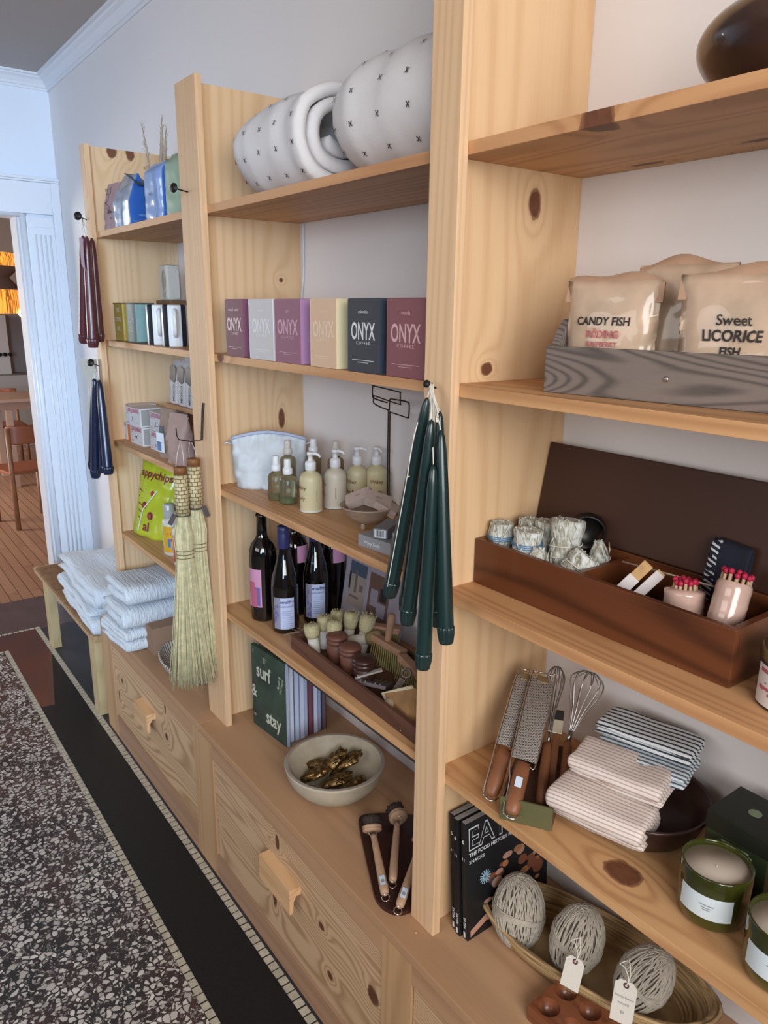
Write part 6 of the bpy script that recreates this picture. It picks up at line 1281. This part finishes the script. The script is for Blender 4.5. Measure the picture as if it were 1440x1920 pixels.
b = MB(); b.M = frame((-1.655, -.3620, 1.338), (.35, -.93, 0)); b.prism([(-.008, 0), (.008, 0), (.008, -.100), (-.008, -.078)], (0, 0, 0), (1, 0, 0), (0, 1, 0), .0006); o = b.build('paper_tag', mat('mauve_tag', '#a58a90', .6), None, (-1.655, -.3620, 1.338)); tag(o, 'narrow mauve paper tag on the maroon candles', 'price tag')
hk = (-1.790, -.315, .942); Gn = 'navy taper candles on the far left post'
for lb, a, b_ in (('navy taper candle farthest left of the bunch', (-1.745, -.335, .902), (-1.842, -.340, .576)), ('navy taper candle with the lowest foot, second from left', (-1.700, -.345, .905), (-1.775, -.352, .560)), ('navy taper candle in the middle back', (-1.754, -.316, .896), (-1.799, -.316, .577)), ('navy taper candle farthest right of the bunch', (-1.680, -.338, .900), (-1.652, -.342, .592)), ('navy taper candle between the two right ones', (-1.715, -.330, .899), (-1.728, -.332, .583))):
    candle(lb, a, b_, M_navyw, .0165, Gn, hk)
b = MB(); b.prism([(-1.995, .950), (-1.800, .962), (-1.800, .60), (-1.850, .62), (-1.887, .735), (-1.970, .775), (-1.907, .84)], (0, -.306, 0), (1, 0, 0), (0, 0, 1), .004); o = b.build('canvas_tote', mat('cream_canvas', '#c3c2b8', .9, bump=.4, bs=300, var=.06, vs=20), None, (-1.87, -.306, .9)); tag(o, 'cream canvas tote hanging flat behind the navy candles', 'tote bag')
# wire broom hook
b = MB(); b.tube([(-.938, FF - .0005, .902), (-.944, FF - .002, .88), (-.950, -.3035, .806), (-.951, -.330, .804), (-.953, -.362, .812), (-.953, -.366, .822), (-.953, -.367, .842)], .0016, 6); b.tube([(-.930, FF - .0005, .902), (-.936, FF - .002, .88), (-.941, -.3025, .815), (-.942, -.304, .806)], .0014, 6)
o = b.build('wire_hook', M_iron, None, (-.94, FF, .85)); tag(o, 'bent wire hook on the middle post holding the two brooms', 'hook')
def braid():
    mt, g = newmat('plaited_broom_handle'); br = g.add('ShaderNodeTexBrick'); br.inputs['Scale'].default_value = 1; br.inputs['Brick Width'].default_value = .0130; br.inputs['Row Height'].default_value = .0100; br.inputs['Mortar Size'].default_value = .0009
    tc = g.coords(); sp = g.add('ShaderNodeSeparateXYZ'); g.link(tc, sp.inputs[0]); a = g.math('ARCTAN2', sp.outputs[1], sp.outputs[0]); cb = g.add('ShaderNodeCombineXYZ'); g.link(g.math('MULTIPLY', a, .0165), cb.inputs[0]); g.link(sp.outputs[2], cb.inputs[1]); g.link(cb.outputs[0], br.inputs['Vector'])
    br.inputs['Color1'].default_value = hx('#cdbd95'); br.inputs['Color2'].default_value = hx('#bba87c'); br.inputs['Mortar'].default_value = hx('#5b4a2e'); g.link(br.outputs[0], g.bs.inputs['Base Color']); g.bs.inputs['Roughness'].default_value = .7; g.bump(br.outputs['Fac'], -.6, .002); return mt
M_braid = braid(); M_tw = mat('copper_brown_twine', '#8a5a30', .55, var=.35, vs=200); M_leath = mat('dark_leather_tag', '#362823', .6)
def broomc(): return mat('pale_green_broomcorn', '#b3ae88', .85, col2='#d0c59d', vs=70)
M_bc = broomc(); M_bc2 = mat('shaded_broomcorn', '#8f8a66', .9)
def broom(lb, top, zb, u, spread, seed, lean, hl):
    top = V(top); u = V(u).normalized(); n_ = V((-u.y, u.x, 0)); t = thing('whisk_broom', lb, 'broom', tuple(top), 'hanging natural whisk brooms'); dn = (V((lean[0], lean[1], -1))).normalized(); r = .0165
    b = MB(); b.lathe([(r * .9, 0), (r * 1.0, .003), (r * .98, .019)], top, dn, 22, rip=.0); b.build('twine_cap', M_tw, t)
    b = MB(); b.lathe([(r * 1.02, .019), (r * 1.08, .05), (r * 1.10, hl * .6), (r * 1.05, hl)], top, dn, 26); b.build('plaited_handle', M_braid, t)
    b = MB(); q = top + dn * (hl + .001); b.tube([q + u * (r * 1.1 * math.cos(a)) + n_ * (r * 1.1 * math.sin(a)) for a in [2 * PI * i / 20 for i in range(20)]], .0012, 5, closed=True); b.build('black_binding', M_ink, t)
    b = MB(); M = frame(q + u * (-.022 if seed == 1 else .020) - n_ * 0 + (CAMV - q).normalized() * .016, CAMV - q); b.M = M @ Matrix.Rotation(-.5 if seed == 1 else .35, 4, 'Z'); b.box((-.006, -.026, 0), (.006, .004, .002), 0, .0006); b.build('leather_tag', M_leath, t)
    H = top.z - zb; rnd = random.Random(seed); core = MB(); st = MB(); zb0 = hl / H; zband = zb0 + .20
    def P(s, w, k):   # s along 0..1 below the handle, w -1..1 across, k depth
        if s < .21: wd = .016 + .012 * (s / .21) ** .8 if s < .14 else .028 - .008 * (s - .14) / .07
        else: wd = .020 + (spread - .020) * ((s - .21) / .79) ** 1.15
        dp = .011 + .003 * math.sin(min(1, s * 3) * PI)
        return top + dn * (hl + (H - hl) * s) + u * (w * wd) + n_ * (k * dp)
    for i in range(230):
        w = rnd.uniform(-1, 1); k = rnd.choice((-1, 1)) * math.sqrt(max(0, 1 - w * w)) * rnd.uniform(.6, 1); s1 = rnd.uniform(.92, 1.0); j = rnd.uniform(-.05, .05)
        if rnd.random() < .07: w *= 1.18
        st.tube([P(0, w * .8, k), P(.12, w, k), P(.20, w, k), P(.24, w, k), P(.5, w + j * .4, k), P(.75, w + j * .8, k), P(s1, w + j, k)], .0009, 4, rads=[.0012, .0014, .0012, .0011, .0010, .0010, .0012])
    ns = 20; vs = []; fs = []
    for j in range(13):
        s = j / 12 * .95
        for i in range(ns): a = 2 * PI * i / ns; vs.append(P(s, math.cos(a) * .70, math.sin(a) * .55))
    for j in range(12):
        for i in range(ns): k = (i + 1) % ns; fs.append((j * ns + i, j * ns + k, (j + 1) * ns + k, (j + 1) * ns + i))
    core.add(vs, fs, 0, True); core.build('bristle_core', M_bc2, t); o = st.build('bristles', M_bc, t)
    for s in (.195, .215, .235):
        b = MB(); b.tube([P(s, 1.08 * math.cos(a), 1.15 * math.sin(a)) for a in [2 * PI * i / 24 for i in range(24)]], .0009, 5, closed=True); b.build('stitching', mat('brown_stitch_cord', '#6b5334', .7), t)
    b = MB(); hk_ = V((-.953, -.358 if seed == 1 else -.332, .810)); b.tube([top + u * .010, (top + hk_) / 2 + u * .007, hk_, (top + hk_) / 2 - u * .007, top - u * .010], .0007, 5); b.build('hanging_cord', M_string, t)
broom('front whisk broom with plaited handle, hanging lower over the striped basket', (-.953, -.363, .742), .118, (.30, .95, 0), .060, 1, (0, -.0), .127)
broom('rear whisk broom with plaited handle, hanging higher beside the post', (-.953, -.326, .760), .132, (.30, .95, 0), .040, 2, (.0, -.0), .132)

# ------------------------------------------------------------------ dining room things seen through the door
def woven_glow():
    mt, g = newmat('glowing_woven_shade'); n = g.noise(g.coords((120, 120, 3)), 1, 2); c = g.ramp(n, [(.40, '#6b3a14'), (.55, '#e08a35')]); g.link(c, g.bs.inputs['Base Color']); g.link(c, g.bs.inputs['Emission Color']); g.bs.inputs['Emission Strength'].default_value = 1.6; return mt
M_shade = woven_glow(); cx, cy = -5.2, -.20
t = thing('pendant_lamp', 'two-tier woven pendant lamp glowing orange in the next room', 'pendant lamp', (cx, cy, 1.07))
for (r, za, zb_) in ((.375, 1.075, 1.235), (.385, 1.39, 1.475)):
    b = MB(); b.lathe([(r, za), (r * 1.01, (za + zb_) / 2), (r * .99, zb_), (r * .97, zb_), (r * .98, za)], (cx, cy, 0), (0, 0, 1), 48, cap0=False, cap1=False); b.build('woven_tier', M_shade, t)
b = MB(); b.lathe([(.37, 1.235), (.30, 1.32), (.375, 1.39)], (cx, cy, 0), (0, 0, 1), 40, cap0=False, cap1=False); b.build('inner_drum', mat('brown_woven_drum', '#6f5443', .9), t)
b = MB(); b.tube([(cx, cy, 1.30), (cx, cy, 2.2)], .006, 8); b.build('cord', M_iron, t)
b = MB(); b.blob((cx + .20, cy + .325, 1.080), (.028, .028, .028), 0, 3); b.build('bulb', mat('lit_bulb', '#fff2d0', .5, emit='#ffdf9a', es=14), t)
M_och = mat('orange_oak', '#8f4f33', .4, var=.15, vs=8); M_bch = mat('pale_beech_table', '#b08c74', .45); M_leg = mat('warm_brown_leg', '#8b5b3c', .45, var=.2, vs=10)
t = thing('dining_table', 'pale wooden dining table in the next room', 'table', (-6.8, -.1, FZ)); zt_ = .335
b = MB(); b.box((-7.0, -.75, zt_ - .028), (-6.35, .75, zt_), 0, .004); b.build('tabletop', M_bch, t); b = MB(); b.box((-6.96, -.70, zt_ - .095), (-6.39, .70, zt_ - .028)); b.build('apron', mat('apron_beech', '#9c7862', .5), t)
for xx in (-6.96, -6.42):
    for yy in (-.70, .175): b = MB(); b.box((xx, yy, FZ + .0005), (xx + .055, yy + .055, zt_ - .095), 0, .003); b.build('leg', M_bch, t)
def dchair(lb, x, y, yaw, m):
    t = thing('dining_chair', lb, 'chair', (x, y, FZ), 'wooden dining chairs in the next room'); M = rotz(yaw, (x, y, FZ + .0005)) @ Matrix.Scale(.93, 4)
    b = MB(); b.M = M; b.box((-.20, -.20, .44), (.20, .20, .465), 0, .008); b.build('seat', m, t)
    b = MB(); b.M = M; b.strip([(-.19, -.02), (-.12, .010), (0, .022), (.12, .010), (.19, -.02)], (0, .205, .745), (1, 0, 0), (0, 1, 0), .125, .018, 0); b.build('backrest', m, t)
    for xx in (-.18, .18):
        b = MB(); b.M = M; b.tube([(xx, .19, 0), (xx, .185, .44), (xx, .195, .80)], .019, 10); b.build('rear_leg', M_leg, t); b = MB(); b.M = M; b.tube([(xx, -.175, 0), (xx, -.17, .44)], .019, 10); b.build('front_leg', M_leg, t)
dchair('brown dining chair nearest the door, its back cut by the door frame', -5.13, .045, -1.35, M_och); dchair('orange-backed dining chair behind the table in the next room', -7.45, .33, 1.57, M_och)
t = thing('sideboard', 'white cupboard with a row of small dark pegs on the far wall', 'cupboard', (-8.8, .3, FZ)); Mc = mat('pale_cupboard_paint', '#a79d98', .6); b = MB(); b.box((-8.98, -.9, FZ + .001), (-8.55, 1.3, .36), 0, .005); b.build('base', mat('grey_counter_base', '#8d8580', .6), t)
b = MB(); b.box((-8.98, -.9, .36), (-8.75, .70, 1.02), 0, .005); b.build('upper', Mc, t)
for k in range(6): b = MB(); b.lathe([(.016, 0), (.016, .05), (.022, .055), (0, .07)], (-8.75, .42 + k * .055, .585), (1, 0, 0), 12); b.build('peg', M_iron, t)
b = MB(); b.box((-8.75, .54, .42), (-8.742, .552, 1.0)); b.build('pale_edge', M_white, t)

for o in bpy.data.objects:
    if '_o' in o: del o['_o']
